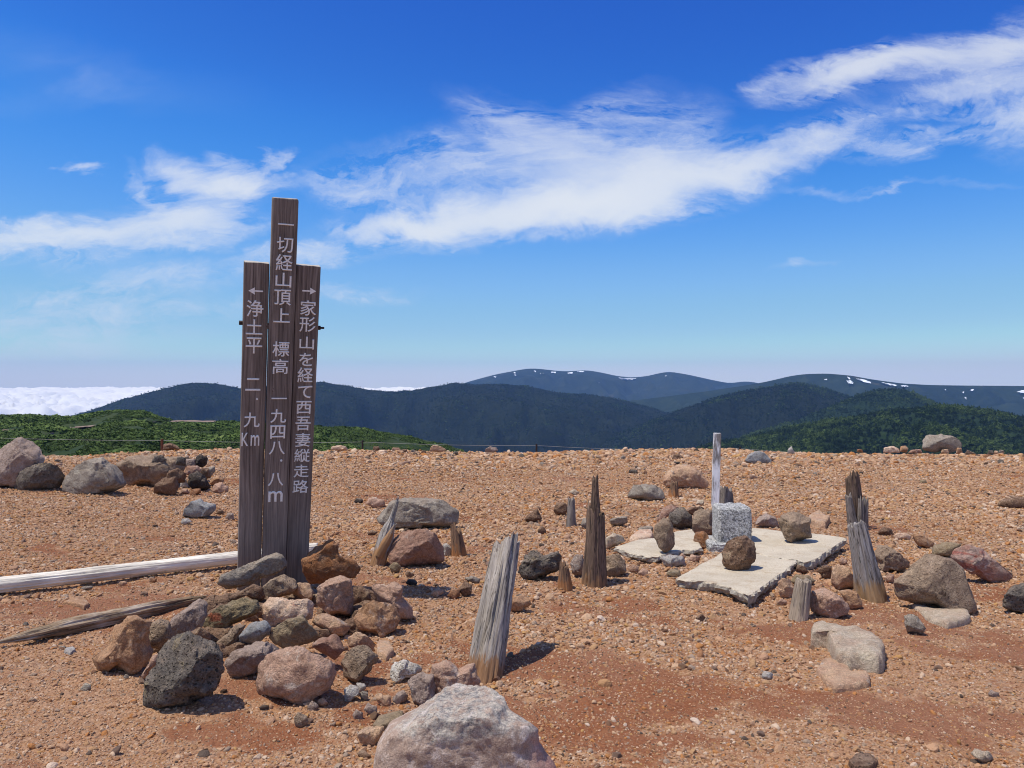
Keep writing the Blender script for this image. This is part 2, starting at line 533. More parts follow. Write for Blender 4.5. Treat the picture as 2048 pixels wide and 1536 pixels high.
# valley floor under everything, inside the haze
m_val, g, b = material('valley_forest')
b.inputs['Base Color'].default_value = (.03, .055, .03, 1)
vv = [(x, y, -420) for x, y in ((-9000, -9000), (9000, -9000), (9000, 9000), (-9000, 9000))]
tag(link('valley', mesh_np('valley', vv, [(0, 1, 2, 3)], m_val)), kind='structure')

# snow left on the high slopes: each patch a thin sheet lying on its mountain
m_snow, g, b = material('old_snow')
b.inputs['Base Color'].default_value = (.86, .88, .9, 1)
b.inputs['Roughness'].default_value = .7
SNOW = {
    'plateau_mountain': (1300, 720, 2.738, [[(1078, 95), (1090, 97), (1102, 112), (1090, 112)], [(1068, 115), (1100, 113), (1120, 130), (1110, 138), (1085, 134)], [(1122, 103), (1150, 106), (1200, 118), (1222, 128), (1215, 136), (1170, 126), (1130, 112)],
                                             [(1250, 122), (1290, 130), (1340, 138), (1365, 144), (1350, 150), (1310, 142), (1265, 132)], [(1370, 143), (1400, 142), (1425, 147), (1400, 151), (1375, 150)],
                                             [(1755, 165), (1775, 164), (1770, 174), (1752, 174)], [(1722, 205), (1735, 210), (1732, 220), (1722, 214)], [(1705, 178), (1722, 176), (1716, 188)], [(1995, 180), (2030, 168), (2130, 164), (2130, 186), (2030, 188)],
                                             [(2035, 210), (2100, 208), (2100, 218), (2040, 217)], [(950, 109), (972, 108), (970, 114), (952, 113)], [(1612, 166), (1624, 166), (1620, 171)]]),
    'far_mountain': (600, 720, 2.926, [[(1250, 72), (1262, 74), (1262, 84), (1252, 82)], [(1248, 88), (1270, 90), (1262, 96)], [(1365, 66), (1385, 64), (1380, 75)], [(1402, 78), (1428, 80), (1424, 90), (1405, 86)], [(1465, 72), (1500, 70), (1500, 80), (1470, 80)],
                                       [(1560, 76), (1600, 73), (1598, 82), (1565, 84)], [(1615, 66), (1668, 66), (1660, 74), (1620, 73)], [(1130, 98), (1152, 99), (1142, 107)], [(1852, 106), (1900, 108), (1980, 108), (1970, 117), (1900, 119), (1868, 113)],
                                       [(1745, 136), (1755, 137), (1750, 144)], [(2130, 92), (2150, 94), (2140, 99)]]),
}
for hill, (ox, oy, sc, polys) in SNOW.items():
    for pl in polys:
        c = np.mean(pl, 0)
        ring = []
        n = len(pl)
        for i in range(n):
            for k in range(4):
                q = np.array(pl[i]) + (np.array(pl[(i + 1) % n]) - np.array(pl[i])) * k / 4
                ring.append(q + rng.normal(0, 1.2, 2))
        out = [on_ridge(hill, c[0] / sc + ox, c[1] / sc + oy)]
        for s_ in (.5, 1.0):
            for q in ring:
                w = c + (q - c) * s_ * .82
                out.append(on_ridge(hill, w[0] / sc + ox, w[1] / sc + oy))
        out = np.array(out)
        lift = -out / np.linalg.norm(out, axis=1)[:, None] * 14 + np.array([0, 0, 5])
        out = out + lift
        m = len(ring)
        ff = [(0, 1 + i, 1 + (i + 1) % m) for i in range(m)] + [(1 + i, 1 + m + i, 1 + m + (i + 1) % m, 1 + (i + 1) % m) for i in range(m)]
        link('snow_patch', mesh_np('snow_patch', out, ff, m_snow), RIDGES[hill][5])

# sea of clouds beyond the mountains (outside the haze)
m_cl, g, b = material('cumulus')
b.inputs['Base Color'].default_value = (.90, .87, .80, 1)
b.inputs['Roughness'].default_value = 1.0
D = 9800 * (70000 / 9800) ** np.linspace(0, 1, 240)
U = np.linspace(-1.6, 1.6, 620)
X = D[:, None] * U[None, :]
Y = np.repeat(D[:, None], len(U), 1)
n1 = fbm2(X / 2600, Y / 2600, 81, 3)
bil = 1 - np.abs(fbm2(X / 900, Y / 900, 83, 5, .55))
Z = -560 + 110 * n1 + 270 * bil ** 2
me = mesh_np('cloud_sea', np.stack([X, Y, Z], -1).reshape(-1, 3), grid_faces(len(D), len(U)), m_cl)
tag(link('cloud_sea', me), kind='stuff')

# ------------------------------------------------------------------ scattered vegetation and gravel (geometry nodes)
def ico(sub):
    bm_ = bpy.data.meshes.new('tmp')
    import bmesh
    bm = bmesh.new()
    bmesh.ops.create_icosphere(bm, subdivisions=sub, radius=1.0)
    bm.verts.ensure_lookup_table()
    v = np.array([q.co[:] for q in bm.verts])
    f = np.array([[q.index for q in fc.verts] for fc in bm.faces])
    bm.free()
    bpy.data.meshes.remove(bm_)
    return v, f


ICO = {k: ico(k) for k in (1, 2, 3, 4, 5, 6)}


def facet(v, n, lo, hi, r, flat=None):
    v = v.copy()
    for _ in range(n):
        d = r.normal(0, 1, 3)
        if flat is not None:
            d[2] = np.sign(d[2]) * (abs(d[2]) + flat)
        d /= np.linalg.norm(d)
        o = r.uniform(lo, hi)
        s = v @ d - o
        v = v - np.maximum(s, 0)[:, None] * d[None, :]
    return v


def scatter(name, protos, P, rot, scl, tone, label_kind='stuff', parent=None):
    """one object of instanced points; each point carries its own turn, size and tone"""
    pc = bpy.data.collections.new(name + '_kinds')
    for me in protos:
        pc.objects.link(bpy.data.objects.new(me.name, me))
    me = bpy.data.meshes.new(name)
    P = np.asarray(P, np.float32)
    me.vertices.add(len(P))
    me.vertices.foreach_set('co', P.ravel())
    for nm, typ, arr in (('turn', 'FLOAT_VECTOR', rot), ('size', 'FLOAT_VECTOR', scl), ('tone', 'FLOAT', tone)):
        a = me.attributes.new(nm, typ, 'POINT')
        a.data.foreach_set('vector' if 'VEC' in typ else 'value', np.asarray(arr, np.float32).ravel())
    o = tag(link(name, me), kind=label_kind)
    ng = bpy.data.node_groups.new(name, 'GeometryNodeTree')
    ng.interface.new_socket('Geometry', in_out='INPUT', socket_type='NodeSocketGeometry')
    ng.interface.new_socket('Geometry', in_out='OUTPUT', socket_type='NodeSocketGeometry')
    N, L = ng.nodes, ng.links
    gi, go = N.new('NodeGroupInput'), N.new('NodeGroupOutput')
    ci = N.new('GeometryNodeCollectionInfo')
    ci.inputs['Collection'].default_value = pc
    ci.inputs['Separate Children'].default_value = True
    ip = N.new('GeometryNodeInstanceOnPoints')
    ip.inputs['Pick Instance'].default_value = True
    at_ = []
    for nm in ('turn', 'size'):
        q = N.new('GeometryNodeInputNamedAttribute')
        q.data_type = 'FLOAT_VECTOR'
        q.inputs['Name'].default_value = nm
        at_.append(q.outputs[0])
    L.new(gi.outputs[0], ip.inputs['Points'])
    L.new(ci.outputs[0], ip.inputs['Instance'])
    L.new(at_[0], ip.inputs['Rotation'])
    L.new(at_[1], ip.inputs['Scale'])
    L.new(ip.outputs[0], go.inputs[0])
    md = o.modifiers.new('scatter', 'NODES')
    md.node_group = ng
    return o


# --- gravel
m_gr, g, b = material('gravel_stone')
tone = g.new('ShaderNodeAttribute', attribute_name='tone', attribute_type='INSTANCER').outputs['Fac']
oc = g.new('ShaderNodeTexCoord').outputs['Object']
PEB_ = [(0.0, (.54, .355, .225)), (.16, (.48, .31, .17)), (.34, (.58, .415, .275)), (.46, (.66, .53, .40)), (.53, (.49, .24, .09)), (.60, (.35, .19, .10)), (.68, (.46, .30, .20)), (.78, (.38, .305, .235)),
       (.86, (.52, .33, .14)), (.89, (.20, .12, .08)), (.935, (.11, .09, .075)), (.972, (.66, .56, .46))]
PEB = [(p_, (c_[0] * 1.09, c_[1] * 1.0, c_[2] * .925)) for p_, c_ in PEB_]
c = g.ramp(tone, PEB, 'CONSTANT')
wp = g.new('ShaderNodeNewGeometry').outputs['Position']
c = g.mix(g.smooth(g.noise(wp, .9, 5, .65), .40, .66, 0, .7), c, g.mix(1.0, c, (.92, .82, .72), 'MULTIPLY'))
c = g.mix(g.smooth(g.noise(g.vmath('ADD', wp, (7, 3, 0)), .55, 4, .6), .5, .68, 0, .6), c, g.mix(1.0, c, (.80, .80, .82), 'MULTIPLY'))
c = g.mix(g.smooth(g.noise(oc, 2.2, 4, .7), .3, .75, 0, .35), c, g.mix(.55, c, (.30, .17, .10)))
g.put(b.inputs['Base Color'], c)
g.put(b.inputs['Normal'], g.bump(g.noise(oc, 3.5, 4, .7), .45, .2))
peb = []
for k in range(8):
    r = np.random.default_rng(100 + k)
    v, f = ICO[2]
    v = facet(v, 9, .55, .85, r)
    v = v * (1 + .12 * fbm(v * 1.3, k, 2)[:, None])
    v = v * np.array([r.uniform(.9, 1.3), r.uniform(.75, 1.0), r.uniform(.5, .8)])
    peb.append(mesh_np('pebble', v, f, m_gr, k % 2 == 0))


def gravel_points(n, d0, d1, power):
    t = rng.random(n)
    # density per ground area falls with distance as stones read larger
    d = (d0 ** power + t * (d1 ** power - d0 ** power)) ** (1 / power)
    x = rng.uniform(-1, 1, n) * (0.78 * d + 0.7)
    return x, d


N1 = 640000
x, d = gravel_points(N1, 1.6, 16.5, 0.75)
bz = bare(x, d)
keep = rng.random(N1) > bz * 0.36
x, d, bz = x[keep], d[keep], bz[keep]
n = len(x)
base = 0.00175 * np.maximum(d, 2.2) ** 0.72
sz = base * np.exp(rng.normal(0, 0.42, n))
big_ = rng.random(n) < 0.034
sz[big_] *= rng.uniform(1.5, 2.6, big_.sum())
sz *= np.where(bz > .3, .64, 1)
sz = np.minimum(sz, 0.028 + .02 * np.clip((d - 10) / 3, 0, 1))
sz *= 1 + .5 * np.clip((d - 10.5) / 3, 0, 1)
clump = np.clip(fbm2(x * .6, d * .6, 91, 3) + .5, 0.2, 1.4)
sz *= 0.8 + .35 * clump
z = ground_z(x, d) + sz * .12
tn = rng.random(n)
left_grey = (x < -0.3) & (d < 3.4) & (rng.random(n) < .35)
tn[left_grey] = rng.choice([.36, .5, .7, .8, .05], left_grey.sum())
scatter('gravel', peb, np.stack([x, d, z], 1), np.stack([rng.normal(0, .5, n), rng.normal(0, .5, n), rng.uniform(0, 6.28, n)], 1), np.repeat(sz[:, None], 3, 1), tn)

# --- leaf clump shrubs on the shoulder
m_lf, g, b = material('pine_scrub_leaf')
tone = g.new('ShaderNodeAttribute', attribute_name='tone', attribute_type='INSTANCER').outputs['Fac']
geo = g.new('ShaderNodeNewGeometry')
c = g.ramp(tone, [(0, (.026, .045, .012)), (.35, (.056, .090, .021)), (.7, (.105, .155, .034)), (1, (.17, .21, .058))])
c = g.mix(g.math('MULTIPLY', geo.outputs['Random Per Island'], .5), c, (.10, .15, .033))
g.put(b.inputs['Base Color'], c)
b.inputs['Roughness'].default_value = .8


def leaf_clump(k, n, shape, leaf, up=0.4):
    r = np.random.default_rng(300 + k)
    vs, fs = [], []
    for i in range(n):
        d = r.normal(0, 1, 3)
        d[2] = abs(d[2])
        d /= np.linalg.norm(d)
        p = shape(d, r)
        nrm = d + r.normal(0, .6, 3) + np.array([0, 0, up])
        nrm /= np.linalg.norm(nrm)
        a = np.cross(nrm, r.normal(0, 1, 3))
        a /= np.linalg.norm(a)
        c = np.cross(nrm, a)
        s = leaf * r.uniform(.6, 1.4)
        q = len(vs)
        vs += [p - a * s, p + c * s * .6, p + a * s, p - c * s * .6]
        fs.append((q, q + 1, q + 2, q + 3))
    return np.array(vs), np.array(fs)


m_fo, g, b = material('forest_leaf')
tone = g.new('ShaderNodeAttribute', attribute_name='tone', attribute_type='INSTANCER').outputs['Fac']
g.put(b.inputs['Base Color'], g.ramp(tone, [(0, (.008, .016, .006)), (.35, (.014, .027, .009)), (.6, (.032, .056, .014)), (1, (.085, .125, .030))]))
shr = []
for k in range(5):
    ph = np.random.default_rng(k).uniform(0, 6, 4)

    def bush(d, r, ph=ph):
        lob = .72 + .28 * math.sin(3 * math.atan2(d[1], d[0]) + ph[0]) * math.cos(2.5 * d[2] + ph[1])
        return d * np.array([1.0, 1.0, .62]) * lob * r.uniform(.75, 1.05)
    v, f = leaf_clump(k, 150, bush, .2)
    shr.append(mesh_np('scrub_bush', v, f, m_lf, False))
N2 = 85000
D2 = rng.uniform(90, 318, N2)
px_, T_, Xg, Yg, Zg, _o = RIDGES['shrub_shoulder']
U2 = rng.uniform(-1.05, 0.12, N2)
ys = Yg[:, 0][::-1]
jx = np.clip(((U2 * F + 1024) - px_[0]) / (px_[1] - px_[0]), 0, len(px_) - 1.001)
ji = jx.astype(int)
jf = jx - ji
ki = np.clip(np.searchsorted(ys, D2) - 1, 0, len(ys) - 2)
kf = (D2 - ys[ki]) / (ys[ki + 1] - ys[ki])
Zr = Zg[::-1]
zz = (Zr[ki, ji] * (1 - kf) + Zr[ki + 1, ji] * kf) * (1 - jf) + (Zr[ki, ji + 1] * (1 - kf) + Zr[ki + 1, ji + 1] * kf) * jf
xx = U2 * D2
ok = np.ones(N2, bool)
for pts in path_world:
    for (p0, p1) in zip(pts[:-1], pts[1:]):
        for f_ in (0, .5):
            q = p0 + (p1 - p0) * f_
            ok &= ~((np.abs(xx - q[0]) < 2.2) & (np.abs(D2 - q[1]) < 3.6)) & ~((np.abs(xx - q[0]) < 1.8) & (D2 < q[1]) & (D2 > q[1] - 9) & (rng.random(N2) < .8))
pat = fbm2(xx / 14, D2 / 14, 97, 4, .6)
meadow = (U2 > -0.22) & (fbm2(xx / 9, D2 / 9, 99, 3) > -.1) & (D2 < 270)
ok &= pat > -.95
s2 = (.35 + .95 * rng.random(N2) ** 2.2) * (1.15 + .6 * pat) * np.where(meadow, .5, 1.0)
s2 = np.clip(s2, .2, 2.2)
xx, D2, zz, s2, pat, meadow = xx[ok], D2[ok], zz[ok], s2[ok], pat[ok], meadow[ok]
n = len(xx)
tn = np.clip(.4 + .35 * pat + .25 * rng.normal(0, 1, n) * .6 + .3 * meadow, 0, 1)
scatter('dwarf_pine_scrub', shr, np.stack([xx, D2, zz - .1], 1), np.stack([np.zeros(n), np.zeros(n), rng.uniform(0, 6.28, n)], 1), np.stack([s2 * 1.2, s2 * 1.2, s2], 1), tn)

# --- forest on the nearer hills
trees = []
for k in range(3):
    def cone(d, r):
        h = r.random() ** .8
        w = (1 - h) * .26 * (.75 + .5 * r.random()) + .02
        a = r.uniform(0, 6.28)
        return np.array([math.cos(a) * w, math.sin(a) * w, h])
    v, f = leaf_clump(20 + k, 90, cone, .07)
    trees.append(mesh_np('conifer', v, f, m_fo, False))
for k in range(3):
    def crown(d, r):
        return np.array([d[0] * .36, d[1] * .36, .3 + d[2] * .45]) * r.uniform(.8, 1.1)
    v, f = leaf_clump(30 + k, 90, crown, .11)
    trees.append(mesh_np('broadleaf', v, f, m_fo, False))


def forest(name, hill, n, u0, u1, t1, hmin, hmax, dark=0.0):
    px_, T_, Xg, Yg, Zg, _o = RIDGES[hill]
    U = rng.uniform(u0, u1, n)
    D0, D1 = Yg[9, 0], Yg[9, 0] - (Yg[9, 0] - Yg[-1, 0]) * t1
    Dd = np.sqrt(rng.uniform(D1 ** 2, D0 ** 2, n)) + rng.uniform(0, 6, n)
    ys = Yg[:, 0][::-1]
    Zr = Zg[::-1]
    j = np.clip(np.rint(((U * F + 1024) - px_[0]) / (px_[1] - px_[0])).astype(int), 0, len(px_) - 1)
    k = np.clip(np.searchsorted(ys, Dd) - 1, 0, len(ys) - 2)
    kf = (Dd - ys[k]) / (ys[k + 1] - ys[k])
    z = Zr[k, j] * (1 - kf) + Zr[k + 1, j] * kf
    h = rng.uniform(hmin, hmax, n)
    x = U * Dd
    pt = fbm2(x / 60, Dd / 60, 111, 4, .6)
    h *= .85 + .3 * pt
    tn = np.clip(.33 + dark + .5 * pt + .22 * rng.normal(0, 1, n), 0, 1)
    scatter(name, trees, np.stack([x, Dd, z - .4], 1), np.stack([np.zeros(n), np.zeros(n), rng.uniform(0, 6.28, n)], 1), np.stack([h * rng.uniform(.9, 1.3, n)] * 2 + [h], 1), tn)


forest('ridge_forest', 'wooded_ridge', 28000, -.1, .9, .85, 5, 10, .27)
forest('green_hill_forest', 'green_hill', 26000, 0.1, .85, .6, 5, 8, .2)
forest('dark_hill_forest', 'dark_hill', 36000, -.1, .75, .6, 5, 8, -.1)
forest('mountain_forest', 'forest_mountain', 60000, -.62, .45, .62, 4.5, 7, -.2)


# ------------------------------------------------------------------ rocks
def rock_mat(name, c1, c2, c3, spots=None, porous=0.0, vein=None, scale=1.0):
    m, g, b = material('stone_' + name)
    oc = g.new('ShaderNodeTexCoord').outputs['Object']
    oi = g.new('ShaderNodeObjectInfo').outputs['Random']
    off = g.new('ShaderNodeCombineXYZ')
    g.put(off.inputs[0], g.math('MULTIPLY', oi, 37.0))
    g.put(off.inputs[1], g.math('MULTIPLY', oi, 91.0))
    p = g.vmath('ADD', oc, off.outputs[0])
    n1 = g.noise(p, 9 * scale, 6, .68, .4)
    n2 = g.noise(p, 30 * scale, 7, .75, .3)
    c = g.mix(g.smooth(n1, .35, .65), c1, c2)
    c = g.mix(g.smooth(n2, .5, .72), c, c3)
    if vein:
        nv = g.noise(g.mapping(p, rot=(.4, .7, .2), scale=(1, 1, 3)), 5 * scale, 4, .6, .6)
        c = g.mix(g.smooth(nv, .52, .64, 0, .85), c, vein)
    if spots:
        nl = g.noise(p, 11 * scale, 6, .75, .4)
        c = g.mix(g.math('MULTIPLY', g.smooth(nl, .57, .64), .85), c, spots)
    gr = g.noise(p, 260, 3, .7)
    hsv = g.new('ShaderNodeHueSaturation')
    g.put(hsv.inputs['Color'], c)
    g.put(hsv.inputs['Value'], g.smooth(g.math('ADD', g.math('MULTIPLY', gr, .55), g.math('MULTIPLY', g.noise(p, 90, 5, .75), .45)), .34, .66, .74, 1.72))
    hsv.inputs['Saturation'].default_value = 1.12
    c = hsv.outputs[0]
    blot = g.noise(p, 17 * scale, 5, .7, .6)
    c = g.mix(g.smooth(blot, .52, .40, 0, .5), c, g.mix(1.0, c, (.64, .58, .53), 'MULTIPLY'))
    nz = g.new('ShaderNodeSeparateXYZ')
    g.put(nz.inputs[0], g.new('ShaderNodeNewGeometry').outputs['Normal'])
    dust = g.math('MULTIPLY', g.smooth(nz.outputs[2], .35, .9), g.smooth(g.noise(p, 26, 5, .7), .42, .66, 0, .34))
    c = g.mix(dust, c, (.50, .36, .25))
    vo = g.voro(p, 75 * scale)
    pit = g.smooth(vo, .12, .34, 1, 0)
    if porous:
        c = g.mix(g.math('MULTIPLY', pit, .55 * porous), c, (.03, .025, .02))
    g.put(b.inputs['Base Color'], c)
    h = g.math('ADD', g.noise(p, 45, 6, .7), g.math('MULTIPLY', g.noise(p, 190, 3, .65), .35))
    nb = g.bump(g.math('SUBTRACT', h, g.math('MULTIPLY', pit, .7 * porous)), 1.0, .018)
    g.put(b.inputs['Normal'], nb)
    return m


RM = {
    'orange': rock_mat('orange', (.40, .245, .15), (.35, .215, .14), (.46, .31, .205), (.48, .36, .27)),
    'rust': rock_mat('rust', (.28, .135, .07), (.23, .13, .085), (.34, .20, .115), (.30, .20, .14)),
    'pink': rock_mat('pink', (.44, .295, .22), (.38, .25, .185), (.50, .365, .28), (.50, .41, .34)),
    'tan': rock_mat('tan', (.48, .33, .22), (.42, .27, .19), (.54, .40, .28), (.42, .36, .3)),
    'mauve': rock_mat('mauve', (.32, .25, .21), (.27, .205, .17), (.38, .30, .25), (.37, .325, .285)),
    'dark': rock_mat('dark', (.115, .10, .085), (.155, .13, .108), (.22, .19, .155), (.23, .185, .12), 1.0),
    'black': rock_mat('black', (.045, .04, .038), (.075, .06, .05), (.10, .08, .065), None, 1.0),
    'grey': rock_mat('grey', (.235, .20, .165), (.29, .25, .205), (.34, .295, .24), (.40, .36, .29)),
    'bluegrey': rock_mat('bluegrey', (.20, .20, .195), (.27, .265, .255), (.36, .35, .335), (.44, .42, .39)),
    'brown': rock_mat('brown', (.20, .13, .09), (.16, .10, .07), (.27, .19, .13), (.30, .22, .15), .6),
    'greybrown': rock_mat('greybrown', (.30, .22, .16), (.24, .18, .13), (.37, .285, .21), (.41, .31, .22), .4),
    'olive': rock_mat('olive', (.27, .205, .13), (.23, .18, .125), (.33, .26, .17), (.30, .26, .2)),
    'olivered': rock_mat('olivered', (.26, .20, .12), (.19, .16, .11), (.31, .24, .15), None, .2, (.26, .09, .06)),
    'cream': rock_mat('cream', (.62, .47, .35), (.55, .38, .27), (.66, .54, .43), (.40, .20, .15), 0, None),
    'red': rock_mat('red', (.32, .20, .15), (.27, .165, .125), (.38, .255, .195), (.38, .29, .24)),
    'redgrey': rock_mat('redgrey', (.36, .20, .15), (.33, .25, .21), (.42, .31, .26), (.5, .4, .33), 0, (.36, .15, .12)),
    'pale': rock_mat('pale', (.46, .385, .29), (.43, .33, .25), (.52, .45, .355), (.40, .34, .27)),
    'palegrey': rock_mat('palegrey', (.40, .37, .33), (.34, .31, .28), (.46, .43, .39), (.52, .5, .46)),
    'white': rock_mat('white', (.62, .60, .55), (.52, .47, .40), (.70, .69, .65), (.25, .23, .2), .6),
    'lichen': rock_mat('lichen', (.40, .30, .25), (.34, .25, .21), (.45, .36, .3), (.62, .58, .50)),
}
# the foreground boulder: mauve stone, a crust of pale lichen with dark grey specks on its crown, a reddish flank
m_fg, g, b = material('stone_foreground')
oc = g.new('ShaderNodeTexCoord').outputs['Object']
sp = g.new('ShaderNodeSeparateXYZ')
g.put(sp.inputs[0], oc)
n1 = g.noise(oc, 9, 6, .65, .3)
n2 = g.noise(oc, 30, 6, .75, .3)
n3 = g.noise(g.mapping(oc, scale=(1, 1.6, 1.6)), 55, 5, .75, .4)
c = g.mix(g.smooth(n1, .38, .62), (.34, .235, .175), (.43, .31, .235))
c = g.mix(g.smooth(n2, .5, .66), c, (.54, .43, .35))
c = g.mix(g.math('MULTIPLY', g.smooth(g.math('ADD', sp.outputs[0], g.math('MULTIPLY', g.math('SUBTRACT', n1, .5), .3)), .16, .28), .6), c, (.44, .19, .155))
cr = g.smooth(g.math('ADD', sp.outputs[2], g.math('MULTIPLY', g.math('SUBTRACT', n1, .5), .22)), .20, .25)
li = g.ramp(g.math('ADD', g.math('MULTIPLY', n3, .65), g.math('MULTIPLY', n1, .35)), [(.42, (.12, .115, .11)), (.475, (.29, .27, .245)), (.515, (.41, .365, .30)), (.60, (.53, .465, .38)), (.72, (.44, .41, .26))])
c = g.mix(g.math('MULTIPLY', cr, g.smooth(n2, .34, .56, .1, .9)), c, li)
sc_ = g.smooth(g.noise(oc, 13, 5, .7, .6), .56, .62)
c = g.mix(g.math('MULTIPLY', sc_, .5), c, (.62, .52, .46))
hsv = g.new('ShaderNodeHueSaturation')
g.put(hsv.inputs['Color'], c)
g.put(hsv.inputs['Value'], g.smooth(g.noise(oc, 240, 3, .7), .3, .7, .75, 1.25))
g.put(b.inputs['Base Color'], hsv.outputs[0])
nb = g.bump(g.math('ADD', g.noise(oc, 38, 7, .72), g.math('MULTIPLY', g.noise(oc, 160, 4, .7), .4)), .6, .012)
g.put(b.inputs['Normal'], nb)
RM['fg'] = m_fg

CROP = {'P': (160, 1060, 2.8444), 'F': (620, 1300, 3.2), 'M': (700, 960, 3.4133), 'R': (1500, 1000, 3.657), 'S': (1180, 860, 3.4133), 'L': (0, 860, 3.339), 'G': (0, 0, 1),
        'H': (640, 870, 4.876), 'I': (1060, 870, 4.876), 'J': (1560, 870, 4.197)}


def rock(crop, poly, mat, label, d=None, thick=1.0, rough=.075, nfac=14, name='rock', sub=4, cat='rock', group=None, seed=[0]):
    seed[0] += 1
    r = np.random.default_rng(1000 + seed[0])
    ox, oy, sc = CROP[crop]
    P = np.array(poly, float) / sc + (ox, oy)
    yb = P[:, 1].max()
    if d is None and yb < 910:      # stones on the rim of the summit
        d = 13.6 + (910 - yb) * .05
        rim = True
    else:
        rim = False
    c = (P.min(0) + P.max(0)) / 2 * .5 + P.mean(0) * .5
    size_px = .5 * (np.ptp(P[:, 0]) + np.ptp(P[:, 1]))
    if size_px > 62:
        sub = max(sub, 5)
    if d is None:
        gp = at(c[0], yb)
        T = .42 * size_px / F * gp.y * thick
        lvl = True
        d = gp.y + .55 * T
    else:
        lvl = rim
        T = .42 * size_px / F * d * thick
    s = d / F
    # radius of the outline round its centre
    ang = np.linspace(-math.pi, math.pi, 181)
    Rr = np.zeros(181)
    Q = P - c
    n = len(Q)
    for i, a in enumerate(ang):
        dv = np.array([math.cos(a), -math.sin(a)])
        best = 0
        for k in range(n):
            p0, p1 = Q[k], Q[(k + 1) % n]
            e = p1 - p0
            den = dv[0] * e[1] - dv[1] * e[0]
            if abs(den) < 1e-9:
                continue
            t = (p0[0] * e[1] - p0[1] * e[0]) / den
            w = (p0[0] * dv[1] - p0[1] * dv[0]) / den
            if t > 0 and -1e-6 <= w <= 1 + 1e-6:
                best = max(best, t)
        Rr[i] = best
    Rr[Rr == 0] = np.median(Rr[Rr > 0])
    kern = np.array([.2, .6, .2])
    Rr[:-1] = np.convolve(np.concatenate([Rr[-2:-1], Rr[:-1], Rr[:1]]), kern, 'valid')
    Rr[-1] = Rr[0]
    Rr *= s
    v, f = ICO[sub]
    v = v.copy()
    # flat broken faces, mostly front, back and top
    for _ in range(nfac):
        q = r.normal(0, 1, 3)
        q[2] = np.sign(q[2]) * (abs(q[2]) * .9 + .45)
        q /= np.linalg.norm(q)
        o = r.uniform(.50, .86)
        sd_ = v @ q - o
        v = v - np.maximum(sd_, 0)[:, None] * q[None, :]
    a = np.arctan2(v[:, 1], v[:, 0])
    lat = np.hypot(v[:, 0], v[:, 1])
    lat = lat ** .72
    idx = np.clip(((a + math.pi) / (2 * math.pi) * 48).astype(int), 0, 47)
    mx = np.full(48, .3)
    np.maximum.at(mx, idx, lat)
    mxs = np.concatenate([mx[-1:], mx, mx[:1]])
    mxx = np.maximum(mx, .5 * (mxs[:-2] + mxs[2:]))
    gx = np.interp((a + math.pi) / (2 * math.pi) * 48, np.arange(-1, 49) + .5, np.concatenate([mxx[-1:], mxx, mxx[:1]]))
    lat = np.minimum(lat / gx, 1.0)
    rad = lat * np.interp(a, ang, Rr)
    dep = np.sign(v[:, 2]) * np.abs(v[:, 2]) ** .8 * T
    C = np.array(pix(c[0], c[1], d))
    tow = np.array([0, 0, CH]) - C
    if lvl:
        tow[2] *= .25
    tow /= np.linalg.norm(tow)
    off = np.outer(np.cos(a) * rad, [1, 0, 0]) + np.outer(np.sin(a) * rad, [0, 0, 1]) + np.outer(dep, tow)
    ms = size_px * s * .5
    nd = v / np.linalg.norm(v, axis=1)[:, None]
    nw = nd[:, :1] * [1, 0, 0] + nd[:, 1:2] * [0, 0, 1] + nd[:, 2:] * tow
    k = off / ms
    ns = fbm(k * 1.6 + seed[0] * 7.3, 5, 4, .55) * rough + (1 - np.abs(fbm(k * 3.1 + seed[0] * 3.1, 8, 3, .5))) * rough * .6 - rough * .4
    ns = ns - np.clip(.12 - np.abs(fbm(k * 1.9 + seed[0] * 1.7, 31, 3, .6)), 0, 1) * rough * 2.6
    if sub >= 4:
        ns = ns + (.35 - np.abs(fbm(k * 7 + seed[0], 12, 3, .6))) * rough * .55
    if sub >= 6:
        ns = ns + (.3 - np.abs(fbm(k * 13 + 5, 18, 4, .6))) * rough * .22
    if sub >= 5:
        ns = ns + fbm(k * 19 + seed[0], 14, 2, .6) * rough * .16
    off = off + nw * (ns * ms)[:, None]
    zlow = (off[:, 2]).min()
    origin = C + np.array([0, 0, zlow])
    me = mesh_np(name, off - np.array([0, 0, zlow]), f, RM[mat])
    o = link(name, me, None, origin)
    tag(o, label, cat, group)
    return o


